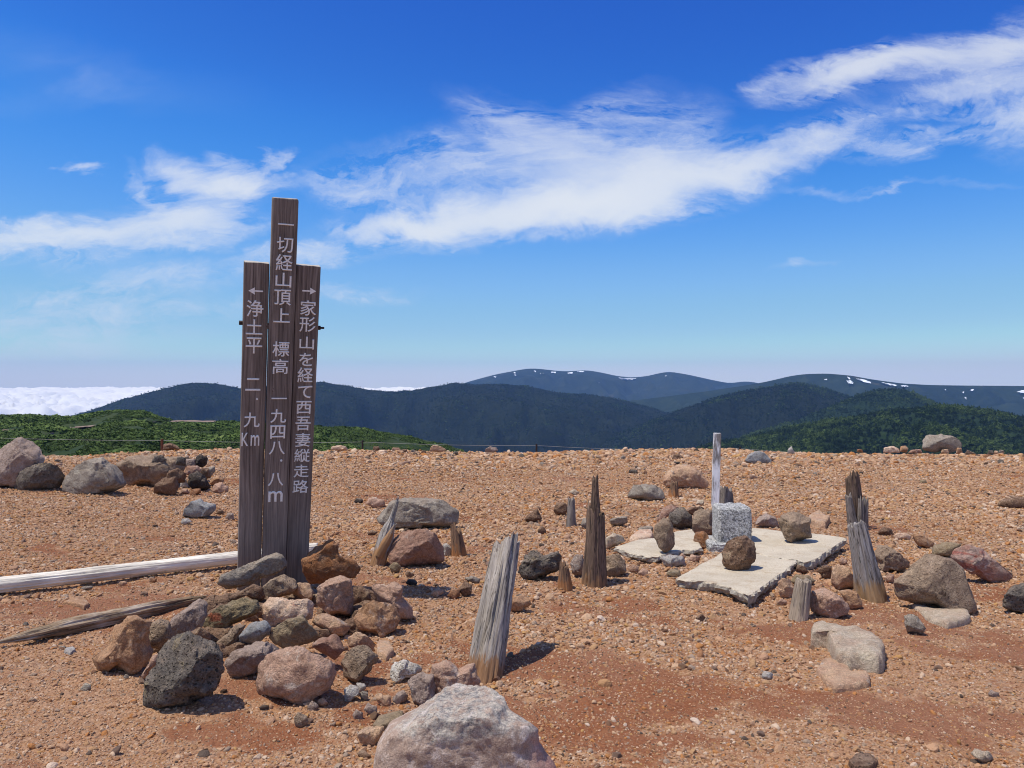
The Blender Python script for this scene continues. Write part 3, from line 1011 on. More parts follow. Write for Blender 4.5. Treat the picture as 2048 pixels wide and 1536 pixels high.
def flat_rock(crop, poly, mat, label, h=.03, cat='rock', group=None, seed=[0]):
    """a flat stone bedded in the gravel: its outline lies on the ground, its top stands h above it"""
    seed[0] += 1
    ox, oy, sc = CROP[crop]
    P = [(px / sc + ox, py / sc + oy) for px, py in poly]
    pts = []
    for px, py in P:
        q = at(px, py)
        d = F * (CH - q.z - h * .7) / (py - 768)
        pts.append(np.array([(px - 1024) / F * d, d]))
    pts = np.array(pts)
    c = pts.mean(0)
    n = len(pts)
    ring = np.concatenate([pts[i] + (pts[(i + 1) % n] - pts[i]) * (np.arange(10)[:, None] / 10) for i in range(n)])
    kern = np.array([0, 1, 2, 1, 0]) / 4.0
    for ax in (0, 1):
        ring[:, ax] = np.convolve(np.concatenate([ring[-2:, ax], ring[:, ax], ring[:2, ax]]), kern, 'valid')
    m = len(ring)
    gz = float(ground_z(np.array([c[0]]), np.array([c[1]]))[0])
    V, rows = [], []
    for fr_, z_ in ((.02, 1.0), (.2, 1.02), (.4, 1.0), (.6, .985), (.76, .97), (.87, .94), (.94, .86), (.985, .58), (1.0, 0.0), (.99, -.7), (.95, -1.3)):
        q = c + (ring - c) * fr_
        zz = gz + h * z_
        kk = np.stack([q[:, 0] * 14, q[:, 1] * 14, np.full(m, seed[0] * 3.3)], 1)
        zz = zz + h * .12 * fbm(kk, 5, 4, .6) * (1 if z_ > .3 else .3)
        q = q + (ring - c) * (.05 * fbm(kk * 1.5, 9, 3)[:, None]) * (fr_ > .7)
        V.append(np.stack([q[:, 0], q[:, 1], zz], 1))
    V = np.concatenate(V)
    nr = 11
    i = np.arange(nr - 1)[:, None] * m
    j = np.arange(m)[None, :]
    f = np.stack([i + j, i + m + j, i + m + (j + 1) % m, i + (j + 1) % m], -1).reshape(-1, 4)
    f = [tuple(q) for q in f] + [tuple(range(m))]
    org = np.array([c[0], c[1], gz])
    o = link('rock', mesh_np('rock', V - org, f, RM[mat]), None, org)
    return tag(o, label, cat, group)


CA = 'stones heaped round the foot of the sign'
TR = 'stones round the triangulation marker'
# cairn at the foot of the sign
rock('P', [(55, 750), (130, 690), (210, 560), (270, 480), (330, 470), (420, 515), (385, 560), (400, 640), (425, 700), (370, 770), (290, 815), (200, 790), (140, 840), (95, 825)], 'orange', 'large orange-tan wedge-shaped boulder at the left end of the cairn', group=CA, sub=5)
rock('P', [(345, 1000), (365, 840), (430, 720), (480, 660), (530, 610), (620, 600), (700, 635), (770, 640), (820, 710), (830, 800), (790, 910), (720, 960), (620, 1030), (520, 1040), (490, 1020), (420, 1045), (370, 1030)], 'dark', 'big dark grey rough lava boulder at the front of the cairn', group=CA, rough=.10, sub=5)
rock('P', [(385, 770), (410, 715), (450, 695), (450, 760), (400, 800), (365, 860), (345, 830)], 'pink', 'narrow pink stone wedged behind the left side of the big dark boulder', d=3.15, group=CA)
rock('P', [(375, 580), (395, 535), (450, 510), (510, 515), (530, 590), (510, 640), (450, 690), (400, 670)], 'greybrown', 'rounded grey-brown stone between the orange boulder and the oblong mauve stone', d=3.42, group=CA)
rock('P', [(485, 570), (520, 500), (600, 440), (680, 390), (715, 410), (722, 480), (690, 560), (620, 590), (530, 615)], 'mauve', 'oblong grey-mauve stone pointing up to the right in the cairn', d=3.58, group=CA)
rock('P', [(700, 520), (760, 455), (870, 395), (940, 378), (1010, 400), (1030, 440), (1000, 480), (960, 500), (870, 545), (790, 590), (730, 585)], 'olivered', 'long olive-brown stone with a dull red streak', d=3.72, group=CA)
rock('P', [(848, 380), (900, 350), (990, 305), (1040, 330), (1052, 380), (1020, 410), (940, 375), (850, 415)], 'brown', 'dark brown stone under the long grey slab stone', d=4.1, group=CA)
rock('P', [(775, 310), (800, 260), (900, 210), (1040, 150), (1120, 125), (1165, 150), (1175, 210), (1120, 250), (1020, 280), (900, 330), (830, 340)], 'grey', 'long grey slab stone leaning across the front of the sign boards', d=4.38, group=CA, thick=.7)
rock('P', [(1030, 330), (1090, 280), (1160, 255), (1230, 285), (1240, 330), (1200, 370), (1110, 392), (1050, 380)], 'greybrown', 'grey-brown stone shaded by the long grey slab stone', d=4.2, group=CA)
rock('P', [(1200, 350), (1240, 300), (1300, 300), (1330, 350), (1320, 400), (1230, 395)], 'tan', 'small tan stone at the right foot of the sign', d=4.25, group=CA)
rock('P', [(1255, 170), (1330, 110), (1400, 60), (1440, 55), (1475, 90), (1480, 140), (1560, 175), (1590, 215), (1560, 270), (1450, 285), (1340, 310), (1290, 290), (1270, 240)], 'rust', 'rust-orange peaked stone standing just right of the sign', d=4.5, group=CA, sub=5, rough=.08)
rock('P', [(1345, 330), (1400, 285), (1480, 262), (1540, 280), (1560, 400), (1545, 495), (1470, 490), (1400, 485), (1350, 420)], 'pink', 'block-shaped pink stone on the upper right of the cairn', d=3.98, group=CA)
rock('P', [(1545, 330), (1600, 315), (1650, 340), (1660, 400), (1600, 425), (1545, 415)], 'brown', 'brown stone in shade behind the block-shaped pink stone', d=4.15, group=CA)
rock('P', [(1645, 320), (1680, 298), (1740, 310), (1800, 290), (1840, 310), (1840, 380), (1890, 450), (1895, 520), (1850, 535), (1800, 480), (1740, 450), (1690, 400)], 'pink', 'pale pink-grey stone at the rear right end of the cairn', group=CA)
rock('P', [(1550, 500), (1600, 430), (1660, 380), (1740, 400), (1800, 450), (1830, 510), (1800, 570), (1720, 610), (1640, 600), (1570, 570)], 'orange', 'rounded tan-orange stone at the right end of the cairn', group=CA)
rock('P', [(1035, 430), (1080, 380), (1130, 378), (1190, 400), (1300, 385), (1325, 420), (1320, 500), (1240, 540), (1150, 570), (1090, 560), (1045, 500)], 'cream', 'cream-coloured stone with reddish blotches in the middle of the cairn', d=3.75, group=CA)
rock('P', [(1080, 610), (1090, 560), (1180, 510), (1270, 480), (1310, 530), (1355, 600), (1320, 640), (1240, 668), (1150, 672), (1100, 645)], 'olive', 'flat olive-brown stone below the cream stone', d=3.45, group=CA)
rock('P', [(1315, 525), (1350, 480), (1400, 478), (1480, 505), (1540, 550), (1500, 605), (1420, 600), (1350, 550)], 'tan', 'tan and grey stone in the gap under the pink block', d=3.72, group=CA)
rock('P', [(900, 600), (940, 550), (1000, 515), (1060, 515), (1090, 560), (1070, 600), (1010, 640), (940, 655), (905, 640)], 'bluegrey', 'blue-grey stone near the middle of the cairn', d=3.45, group=CA)
rock('P', [(770, 640), (830, 590), (890, 535), (950, 540), (910, 590), (900, 650), (850, 685), (790, 675)], 'greybrown', 'brown stone just left of the blue-grey stone', d=3.55, group=CA)
rock('P', [(610, 590), (680, 550), (740, 580), (745, 640), (660, 625)], 'brown', 'dark brown pitted stone behind the big dark boulder', d=3.4, group=CA)
rock('P', [(820, 740), (880, 680), (980, 650), (1060, 630), (1110, 640), (1140, 690), (1080, 740), (1020, 790), (990, 845), (920, 852), (850, 822)], 'mauve', 'pinkish-grey rounded stone between the dark boulder and the large pink boulder', group=CA)
rock('P', [(990, 880), (1000, 780), (1040, 720), (1110, 690), (1200, 665), (1280, 665), (1370, 690), (1450, 750), (1480, 800), (1450, 870), (1380, 930), (1300, 980), (1200, 1005), (1100, 975), (1020, 950)], 'pink', 'large rounded pink boulder at the front right of the cairn', group=CA, sub=5)
rock('P', [(1310, 660), (1370, 610), (1450, 590), (1475, 610), (1500, 680), (1450, 740), (1380, 700)], 'red', 'reddish-brown stone above the large pink boulder', d=3.32, group=CA)
rock('P', [(1520, 610), (1570, 580), (1620, 590), (1680, 650), (1670, 690), (1600, 670), (1530, 670)], 'tan', 'small tan stone above the grey-olive stone', d=3.4, group=CA)
rock('P', [(1475, 760), (1510, 690), (1580, 640), (1640, 655), (1690, 700), (1700, 740), (1650, 820), (1570, 880), (1500, 860)], 'greybrown', 'grey-olive stone standing right of the large pink boulder', group=CA)
flat_rock('P', [(1685, 640), (1700, 620), (1760, 630), (1790, 690), (1740, 725), (1690, 700)], 'tan', 'flat tan stone lying on gravel right of the cairn', group=CA, h=0.03)
rock('P', [(1500, 910), (1540, 880), (1580, 890), (1590, 940), (1530, 980), (1505, 970)], 'palegrey', 'pale grey angular stone on gravel in front of the cairn')
rock('P', [(1570, 870), (1620, 875), (1630, 905), (1590, 925)], 'palegrey', 'little pale stone touching the pale grey angular stone', sub=3)
rock('P', [(1585, 930), (1610, 912), (1640, 925), (1640, 960), (1600, 970)], 'grey', 'little grey stone right of the pale grey angular stone', sub=3)
rock('P', [(1760, 800), (1790, 750), (1850, 745), (1940, 770), (1945, 810), (1870, 850), (1810, 870), (1770, 840)], 'white', 'white crusted stone left of the pinkish twin rocks', rough=.14)
rock('P', [(1215, 1060), (1240, 1035), (1290, 1060), (1300, 1100), (1260, 1135), (1225, 1120)], 'greybrown', 'single small grey stone standing in front of the large pink boulder')
rock('P', [(1295, 1000), (1320, 970), (1360, 1000), (1340, 1032), (1300, 1032)], 'mauve', 'small mauve stone by the lower right of the large pink boulder', sub=3)
rock('P', [(1350, 970), (1385, 952), (1415, 985), (1395, 1010), (1360, 1005)], 'tan', 'small tan stone by the lower right of the large pink boulder', sub=3)
rock('P', [(1775, 965), (1800, 930), (1840, 908), (1870, 940), (1855, 985), (1790, 992)], 'mauve', 'grey-mauve stone on gravel left of the foreground boulder')
rock('P', [(1550, 1050), (1575, 1020), (1610, 1040), (1610, 1080), (1560, 1080)], 'mauve', 'left one of two mauve stones side by side before the cairn', sub=3)
rock('P', [(1612, 1020), (1640, 985), (1690, 1000), (1690, 1040), (1650, 1058)], 'mauve', 'right one of two mauve stones side by side before the cairn', sub=3)
flat_rock('P', [(1660, 1100), (1700, 1050), (1780, 1030), (1840, 1020), (1845, 1055), (1790, 1090), (1700, 1125)], 'olive', 'flat olive-brown stone left of the foreground boulder', h=0.03)
rock('P', [(820, 1005), (900, 990), (1000, 1005), (980, 1040), (900, 1030)], 'brown', 'low brown stone half buried by the dark boulder', sub=3) if False else None
rock('P', [(0, 900), (30, 870), (65, 880), (60, 905), (10, 920)], 'grey', 'grey stone on gravel at the left, in front of the orange boulder', sub=3)
rock('P', [(245, 835), (262, 818), (280, 828), (278, 845), (255, 850)], 'grey', 'tiny grey stone under the orange wedge-shaped boulder', sub=3)

for k in range(26):  # brown filler stones, added so the gaps between cairn stones read dark
    q = random.uniform(0, 1)
    fx, fy = -1.62 + .98 * random.random(), 3.45 + .9 * random.random()
    px_, py_ = 1024 + F * fx / fy, 768 + F * (CH - .03) / fy
    w_ = random.uniform(34, 50)
    rock('G', [(px_ + w_ * math.cos(a_) * random.uniform(.8, 1.1), py_ + .62 * w_ * math.sin(a_) * random.uniform(.8, 1.1)) for a_ in [i * math.pi / 4 for i in range(8)]], 'brown', 'brown filler stone added to keep a cairn gap dark, mostly hidden by others', d=fy, group='filler stones added in the gaps of the cairn')

# foreground
rock('F', [(385, 830), (400, 740), (430, 600), (500, 490), (640, 420), (780, 350), (850, 292), (920, 258), (1060, 252), (1190, 268), (1250, 310), (1275, 362), (1350, 400), (1440, 470), (1480, 560), (1530, 650), (1590, 760), (1600, 850), (1400, 900), (700, 900)],
     'fg', 'big foreground boulder with a pale lichen crust and red flank', thick=1.0, sub=6, rough=.034, nfac=8, cat='boulder')
rock('F', [(620, 215), (660, 165), (730, 140), (790, 150), (800, 240), (800, 320), (720, 360), (660, 330), (640, 260)], 'mauve', 'pinkish twin rock on the left, behind the foreground boulder')
rock('F', [(770, 200), (780, 90), (860, 62), (900, 80), (950, 130), (1010, 95), (1060, 85), (1065, 170), (1085, 190), (1080, 260), (960, 300), (860, 330), (800, 320)], 'pink', 'pinkish notched rock between the foreground boulder and the leaning post')
rock('F', [(300, 530), (340, 500), (480, 485), (450, 580), (400, 625), (320, 590)], 'tan', 'flat tan stone tucked against the left of the foreground boulder', thick=.7)
rock('F', [(525, 310), (560, 260), (610, 255), (630, 300), (590, 350), (530, 345)], 'grey', 'grey stone left of the pinkish twin rocks') if False else None
rock('F', [(415, 310), (440, 280), (520, 290), (520, 355), (450, 362)], 'tan', 'tan stone lying beside the grey-mauve stone on gravel')
rock('F', [(300, 660), (340, 640), (390, 670), (380, 700), (320, 700)], 'brown', 'small brown stone at the bottom, left of the foreground boulder', sub=3)
rock('F', [(1150, 275), (1200, 262), (1260, 290), (1285, 340), (1240, 350)], 'olive', 'olive stone peeping out behind the right of the foreground boulder') if False else None

# middle: round the posts
rock('M', [(195, 260), (230, 210), (270, 140), (350, 125), (480, 130), (640, 130), (700, 170), (735, 200), (735, 280), (720, 320), (620, 345), (500, 340), (400, 340), (330, 330), (240, 310), (200, 290)], 'grey', 'big flat-topped grey boulder behind the split stick', sub=5)
rock('M', [(265, 500), (280, 440), (330, 380), (400, 345), (520, 330), (590, 345), (620, 400), (650, 520), (640, 560), (540, 592), (450, 607), (350, 592), (285, 570)], 'red', 'rounded reddish boulder in front of the flat-topped grey boulder', sub=5)
rock('M', [(265, 590), (290, 562), (330, 565), (355, 600), (330, 635), (290, 640)], 'olive', 'small round brown stone at the left foot of the reddish boulder', sub=3)
rock('M', [(375, 640), (400, 620), (440, 640), (435, 662), (390, 668)], 'brown', 'small dark brown stone in front of the reddish boulder', sub=3)
rock('M', [(108, 160), (125, 122), (180, 118), (235, 140), (240, 175), (170, 195)], 'pink', 'small pink stone left of the flat-topped grey boulder')
rock('M', [(25, 150), (45, 122), (85, 128), (92, 155), (50, 162)], 'black', 'small black stone left of the small pink stone', sub=3)
rock('M', [(115, 360), (150, 345), (190, 352), (180, 372), (130, 376)], 'brown', 'small flat brown stone left of the split stick', sub=3)
rock('M', [(1140, 590), (1180, 510), (1250, 480), (1330, 510), (1420, 490), (1460, 560), (1430, 620), (1330, 660), (1240, 692), (1180, 682), (1150, 640)], 'dark', 'dark pitted lava rock left of the tall dark post', rough=.12)
rock('M', [(1500, 570), (1545, 505), (1590, 510), (1605, 600), (1575, 668), (1520, 640)], 'mauve', 'grey upright stone against the left of the tall dark post')
rock('M', [(1745, 520), (1830, 500), (1880, 560), (1890, 620), (1820, 665), (1750, 650)], 'greybrown', 'grey-brown stone against the right of the tall dark post')
rock('M', [(1770, 270), (1850, 245), (1895, 250), (1895, 290), (1840, 320), (1780, 305)], 'grey', 'dark grey angular stone right of the tall dark post')
rock('M', [(1385, 210), (1410, 155), (1470, 150), (1490, 200), (1470, 245), (1400, 235)], 'brown', 'dark brown stone beside the short grey stub')
rock('M', [(1575, 300), (1590, 262), (1625, 265), (1630, 330), (1590, 340)], 'grey', 'grey stone behind the left of the tall dark post', sub=3)
rock('M', [(1085, 880), (1100, 800), (1150, 785), (1230, 810), (1240, 850), (1180, 890), (1110, 910)], 'orange', 'tan-pink stone behind the big leaning grey post')
rock('M', [(375, 705), (400, 675), (450, 680), (462, 710), (420, 728)], 'black', 'black cinder stone right of the cairn', sub=3)
rock('M', [(740, 740), (790, 680), (835, 720), (830, 780), (770, 805)], 'brown', 'rough brown stone left of the big leaning grey post')
rock('M', [(660, 790), (690, 745), (745, 740), (760, 790), (710, 812)], 'rust', 'reddish-brown clod left of the rough brown stone', rough=.12, sub=3)
rock('M', [(540, 785), (575, 748), (630, 748), (645, 770), (590, 800)], 'tan', 'tan pebble-like stone right of the black cinder stone', sub=3)
rock('M', [(772, 668), (830, 655), (895, 680), (880, 705), (810, 695)], 'grey', 'small flat grey stone left of the leaning grey post top', sub=3)
rock('M', [(630, 440), (660, 430), (695, 470), (690, 518), (645, 515)], 'palegrey', 'pale grey stone behind the small rotten stump')
rock('M', [(1185, 270), (1240, 215), (1280, 195), (1310, 270), (1250, 292)], 'brown', 'rough pointed brown stone left of the short grey stub', rough=.1)
rock('M', [(1280, 340), (1310, 308), (1340, 340), (1335, 368), (1290, 370)], 'brown', 'small brown stone in front of the rough pointed stone', sub=3)
rock('M', [(1490, 80), (1530, 62), (1568, 85), (1540, 108)], 'pale', 'small cream stone behind the short grey stub', sub=3)

# right: round the marker
rock('R', [(1050, 600), (1090, 560), (1180, 480), (1280, 400), (1380, 405), (1480, 430), (1560, 510), (1610, 640), (1660, 780), (1640, 825), (1540, 815), (1400, 790), (1200, 760), (1070, 735), (1050, 690)], 'greybrown', 'large smooth grey-brown boulder right of the big leaning fence post', sub=5, rough=.04, cat='boulder')
flat_rock('R', [(1180, 755), (1330, 790), (1480, 795), (1600, 830), (1620, 860), (1560, 890), (1440, 910), (1370, 880), (1280, 830)], 'pale', 'flat pale slab of stone under the large grey-brown boulder', h=0.035)
rock('R', [(1450, 410), (1490, 360), (1590, 315), (1680, 340), (1800, 440), (1920, 540), (1920, 590), (1850, 612), (1760, 602), (1660, 562), (1560, 500), (1500, 460)], 'redgrey', 'long red and grey slab stone behind the large grey-brown boulder', thick=.7)
rock('R', [(1330, 400), (1340, 330), (1440, 310), (1560, 320), (1500, 365), (1440, 425), (1380, 415)], 'olive', 'dark hollowed stone left of the red and grey slab stone')
rock('R', [(1185, 260), (1200, 240), (1300, 270), (1355, 320), (1320, 362), (1220, 332)], 'orange', 'orange-pink wedge stone behind the large grey-brown boulder')
rock('R', [(1050, 262), (1070, 240), (1150, 240), (1182, 262), (1170, 290), (1060, 285)], 'cream', 'pale pinkish stone left of the orange-pink wedge stone', sub=3)
rock('R', [(890, 400), (930, 340), (1030, 335), (1110, 390), (1160, 450), (1170, 500), (1100, 535), (1030, 525), (960, 525), (920, 440)], 'greybrown', 'cracked grey stone behind the big leaning fence post')
rock('R', [(590, 600), (600, 490), (640, 470), (720, 490), (770, 570), (770, 645), (680, 662), (610, 652)], 'tan', 'pinkish-grey block stone left of the big leaning fence post')
rock('R', [(490, 520), (530, 480), (600, 480), (600, 580), (540, 575)], 'brown', 'dark brown stone between the slab and the pinkish-grey block')
rock('R', [(440, 780), (445, 665), (540, 655), (630, 670), (690, 720), (735, 800), (720, 840), (600, 870), (520, 850), (460, 820)], 'pink', 'pink boulder right of the short post')
rock('R', [(650, 665), (720, 650), (780, 670), (820, 730), (820, 770), (740, 802), (690, 730)], 'orange', 'orange-brown stone behind the pink boulder')
rock('R', [(1120, 850), (1170, 828), (1230, 850), (1285, 930), (1260, 985), (1150, 970), (1130, 900)], 'grey', 'small grey angular stone in front of the flat pale slab of stone')
flat_rock('R', [(440, 940), (480, 905), (570, 905), (700, 940), (880, 980), (980, 1050), (980, 1160), (940, 1178), (700, 1152), (640, 1150), (590, 1060), (560, 1000), (450, 985)], 'pale', 'long flat pinkish-white stone at the right front', h=0.075)
flat_rock('R', [(485, 1220), (520, 1160), (570, 1150), (700, 1190), (760, 1260), (860, 1250), (880, 1270), (875, 1325), (790, 1345), (620, 1360), (540, 1300)], 'tan', 'flat tan-brown stone sunk in gravel at the right front', h=0.035)
rock('R', [(1830, 780), (1860, 680), (1930, 620), (2010, 610), (2100, 650), (2120, 840), (1990, 842), (1880, 805)], 'dark', 'dark grey boulder at the right edge')
rock('R', [(200, 600), (240, 560), (290, 580), (330, 650), (300, 722), (220, 712)], 'tan', 'brown-pink angular stone left of the short post')
rock('R', [(190, 750), (225, 722), (268, 735), (270, 762), (220, 775)], 'pink', 'small pink stone left of the short post foot', sub=3)
rock('R', [(290, 590), (340, 545), (430, 550), (480, 590), (450, 620), (340, 620)], 'olive', 'olive-brown stone behind the short post')
rock('R', [(645, 450), (670, 415), (710, 440), (716, 472), (670, 478)], 'pink', 'small pink stone under the right slab corner', sub=3)
rock('R', [(335, 520), (345, 470), (400, 480), (435, 530), (390, 545)], 'brown', 'angular brown stone under the slab edge')
rock('R', [(1795, 40), (1830, 0), (1950, -25), (2080, -15), (2080, 62), (1950, 62), (1850, 50)], 'brown', 'long dark brown rock at the right edge, farther back')
rock('R', [(930, 245), (970, 198), (1040, 215), (1050, 258), (970, 262)], 'brown', 'rough dark brown stone right of the split stump', rough=.1)
rock('R', [(985, 570), (1010, 530), (1055, 545), (1055, 600), (1005, 608)], 'pink', 'small pinkish stone right of the big leaning fence post', sub=3)
rock('R', [(80, 1290), (95, 1255), (140, 1250), (172, 1275), (160, 1312), (100, 1310)], 'palegrey', 'small pale stone on open gravel at the right front', sub=3)
rock('R', [(1735, 1420), (1760, 1390), (1820, 1405), (1825, 1440), (1770, 1448)], 'mauve', 'small mauve stone on gravel near the right edge', sub=3)
rock('G', [(1940, 1510), (1950, 1498), (1978, 1504), (1988, 1520), (1965, 1526)], 'pale', 'pale flat stone at the bottom right corner', sub=3)
flat_rock('G', [(1697, 1520), (1712, 1502), (1740, 1503), (1757, 1520), (1740, 1536), (1708, 1536)], 'brown', 'flat dark red-brown stone sunk at the bottom edge', h=0.02)
rock('G', [(1390, 1235), (1404, 1226), (1412, 1236), (1402, 1246)], 'brown', 'small brown stone alone on red soil', sub=3)

rock('S', [(1275, 610), (1330, 570), (1420, 552), (1500, 600), (1510, 680), (1520, 742), (1440, 757), (1370, 772), (1330, 740), (1300, 690)], 'greybrown', 'grey faceted rock standing on the right part of the concrete slab', d=5.64, group=TR)
rock('S', [(905, 930), (900, 840), (930, 760), (980, 730), (1070, 725), (1130, 770), (1140, 840), (1130, 900), (1060, 968), (980, 975)], 'brown', 'round dark brown rock on the slab in front of the marker', d=4.82, group=TR)
rock('S', [(425, 730), (450, 640), (500, 600), (545, 605), (570, 680), (580, 780), (555, 830), (510, 845), (470, 805)], 'greybrown', 'tall tilted brown-pink rock leaning on the small left slab', d=5.36, group=TR)
rock('S', [(535, 580), (590, 540), (640, 528), (700, 590), (700, 670), (590, 682), (550, 640)], 'dark', 'dark grey porous rock behind the small left slab', group=TR)
rock('S', [(695, 690), (705, 570), (760, 535), (840, 545), (850, 640), (850, 715), (720, 718)], 'greybrown', 'grey-tan rock directly left of the marker', group=TR)
rock('S', [(705, 770), (720, 700), (780, 690), (830, 760), (800, 812), (740, 802)], 'rust', 'orange-brown stone between the two slabs', group=TR)
rock('S', [(1125, 640), (1150, 590), (1200, 568), (1270, 595), (1300, 662), (1200, 672)], 'mauve', 'grey-mauve rock behind the slab, right of the marker', group=TR)
flat_rock('S', [(1490, 590), (1560, 562), (1640, 600), (1610, 642), (1510, 628)], 'tan', 'low tan rock behind the slab at the right', group=TR, h=0.06)
rock('S', [(480, 870), (540, 850), (640, 870), (650, 920), (580, 945), (500, 925)], 'palegrey', 'pale grey stone in front of the gap between the slabs', group=TR)
rock('S', [(515, 985), (540, 952), (610, 955), (622, 990), (570, 1008)], 'olive', 'brown stone left of the front slab corner', group=TR, sub=3)
rock('S', [(105, 730), (160, 695), (230, 730), (250, 765), (180, 790), (110, 822)], 'pale', 'pale stone right of the tall dark post', group=TR)
flat_rock('S', [(265, 745), (330, 690), (420, 685), (430, 732), (330, 752)], 'cream', 'pale flat stone behind the small left slab', group=TR, h=0.05)
rock('S', [(320, 680), (350, 658), (430, 655), (430, 690), (340, 695)], 'grey', 'grey flat stone behind the pale flat stone', group=TR, sub=3)
rock('S', [(490, 340), (520, 280), (600, 240), (680, 250), (760, 290), (810, 360), (800, 395), (700, 402), (620, 402), (520, 385)], 'tan', 'far tan and brown boulder left of the white post', rough=.09)
rock('S', [(245, 460), (300, 380), (380, 365), (450, 370), (510, 430), (510, 472), (400, 487), (300, 482)], 'grey', 'faceted grey rock left of the far tan boulder')
rock('S', [(1045, 210), (1080, 170), (1120, 145), (1180, 150), (1240, 200), (1230, 232), (1100, 232)], 'bluegrey', 'light grey pointed rock near the summit edge right of the white post')
rock('S', [(1345, 165), (1352, 130), (1375, 108), (1400, 160), (1380, 170)], 'palegrey', 'thin pale standing stone on the summit edge', sub=3)
rock('S', [(455, 620), (500, 530), (550, 505), (610, 530), (540, 585), (480, 625)], 'red', 'pinkish-red stone leaning behind the tall tilted rock', group=TR)
rock('S', [(720, 510), (735, 478), (775, 478), (782, 505), (760, 522)], 'pale', 'small pale stone left of the white post foot', sub=3)
rock('S', [(640, 560), (690, 520), (760, 525), (740, 570), (690, 590)], 'brown', 'brown stone behind the dark grey porous rock', group=TR)
rock('S', [(920, 145), (940, 122), (990, 122), (1005, 148)], 'orange', 'orange stone on the summit edge right of the white post', sub=3)
rock('S', [(600, 870), (630, 835), (655, 860), (640, 890)], 'pink', 'small pink stone between the slabs', sub=3)
rock('S', [(660, 900), (690, 850), (760, 860), (740, 905)], 'pink', 'pink stone in the gap in front of the marker base', sub=3)
rock('S', [(262, 950), (290, 915), (335, 935), (330, 972), (280, 978)], 'pink', 'upper of two pink stones left of the front slab', sub=3)
rock('S', [(325, 975), (360, 940), (400, 960), (390, 995), (340, 998)], 'pink', 'lower of two pink stones left of the front slab', sub=3)

# left: boulders near the summit edge
rock('L', [(-70, 380), (-60, 180), (-10, 130), (60, 90), (130, 60), (220, 75), (280, 130), (300, 200), (300, 300), (200, 390), (60, 400)], 'mauve', 'largest rounded mauve-grey boulder at the left edge', sub=5, cat='boulder')
rock('L', [(105, 350), (130, 280), (220, 225), (310, 210), (390, 230), (430, 290), (430, 350), (370, 395), (240, 405), (130, 408)], 'dark', 'dark grey rounded boulder in front of the mauve-grey boulder', cat='boulder')
rock('L', [(410, 370), (440, 320), (490, 250), (560, 205), (680, 195), (780, 230), (820, 290), (850, 370), (760, 412), (620, 425), (480, 435), (420, 405)], 'grey', 'slab-sided grey boulder with a shaded underside at the left', cat='boulder')
rock('L', [(770, 230), (860, 180), (1020, 170), (1130, 180), (1220, 180), (1240, 260), (1220, 330), (1100, 385), (1000, 370), (850, 382), (820, 300)], 'greybrown', 'long brown-grey boulder right of the slab-sided boulder', cat='boulder', rough=.08)
rock('L', [(1020, 420), (1030, 360), (1090, 320), (1180, 310), (1200, 370), (1180, 435), (1100, 442)], 'brown', 'dark brown rock at the right foot of the long boulder')
rock('L', [(1300, 200), (1330, 155), (1390, 180), (1385, 230), (1350, 260), (1310, 230)], 'black', 'black twisted lava rock on top of the left rock group', rough=.16, d=9.9)
rock('L', [(1250, 350), (1270, 290), (1320, 270), (1380, 320), (1415, 390), (1380, 415), (1280, 405)], 'black', 'black rough lava rock at the right end of the left rock group', rough=.14)
rock('L', [(1230, 290), (1250, 240), (1320, 235), (1350, 270), (1340, 300), (1260, 305)], 'red', 'reddish-brown stone between the two black lava rocks', d=9.5)
rock('L', [(1225, 250), (1240, 192), (1300, 190), (1315, 250)], 'mauve', 'mauve stone behind the black twisted lava rock', d=9.9)
rock('L', [(1395, 355), (1420, 320), (1470, 300), (1500, 330), (1490, 365), (1430, 375)], 'orange', 'orange-pink stone right of the black lava rocks')
rock('L', [(1405, 420), (1430, 360), (1480, 345), (1528, 385), (1525, 422)], 'pink', 'pink-brown stone in front of the orange-pink stone')
rock('L', [(1365, 320), (1380, 250), (1435, 240), (1440, 275), (1400, 325)], 'grey', 'grey stone behind the orange-pink stone', d=9.6)
rock('L', [(1195, 390), (1205, 335), (1245, 325), (1258, 385)], 'palegrey', 'pale grey stone between the dark brown and black rocks', sub=3)
rock('L', [(1190, 430), (1210, 390), (1255, 395), (1262, 428)], 'pink', 'small pinkish stone in front of the pale grey stone', sub=3)
rock('L', [(1258, 432), (1280, 395), (1340, 390), (1345, 420), (1300, 435)], 'rust', 'rust-brown stone at the foot of the black lava rock', sub=3)
rock('L', [(1213, 575), (1220, 530), (1280, 470), (1340, 460), (1360, 480), (1450, 495), (1448, 540), (1370, 578), (1270, 595)], 'bluegrey', 'lone blue-grey stone on the gravel left of the sign', thick=1.1)
rock('L', [(1205, 620), (1215, 592), (1260, 590), (1280, 612), (1240, 636)], 'palegrey', 'small white-grey stone below the lone blue-grey stone', sub=3)
rock('L', [(1500, 590), (1520, 555), (1560, 552), (1565, 598), (1530, 604)], 'mauve', 'small angular mauve stone close to the left of the sign', sub=3)
rock('L', [(1440, 560), (1455, 535), (1490, 535), (1505, 555), (1470, 565)], 'brown', 'flat brown clod beside the lone blue-grey stone', sub=3, rough=.12)
rock('L', [(1100, 330), (1120, 270), (1190, 255), (1240, 290), (1240, 350), (1150, 350)], 'brown', 'dark brown rough rock in the middle of the left rock group', d=9.1, rough=.12)
rock('L', [(1010, 215), (1030, 172), (1085, 165), (1110, 200), (1060, 225)], 'dark', 'dark stone lying on top of the long brown-grey boulder', d=9.5)
rock('L', [(1170, 235), (1185, 180), (1240, 185), (1245, 240)], 'dark', 'dark stone at the upper right of the long brown-grey boulder', d=9.4, rough=.12)
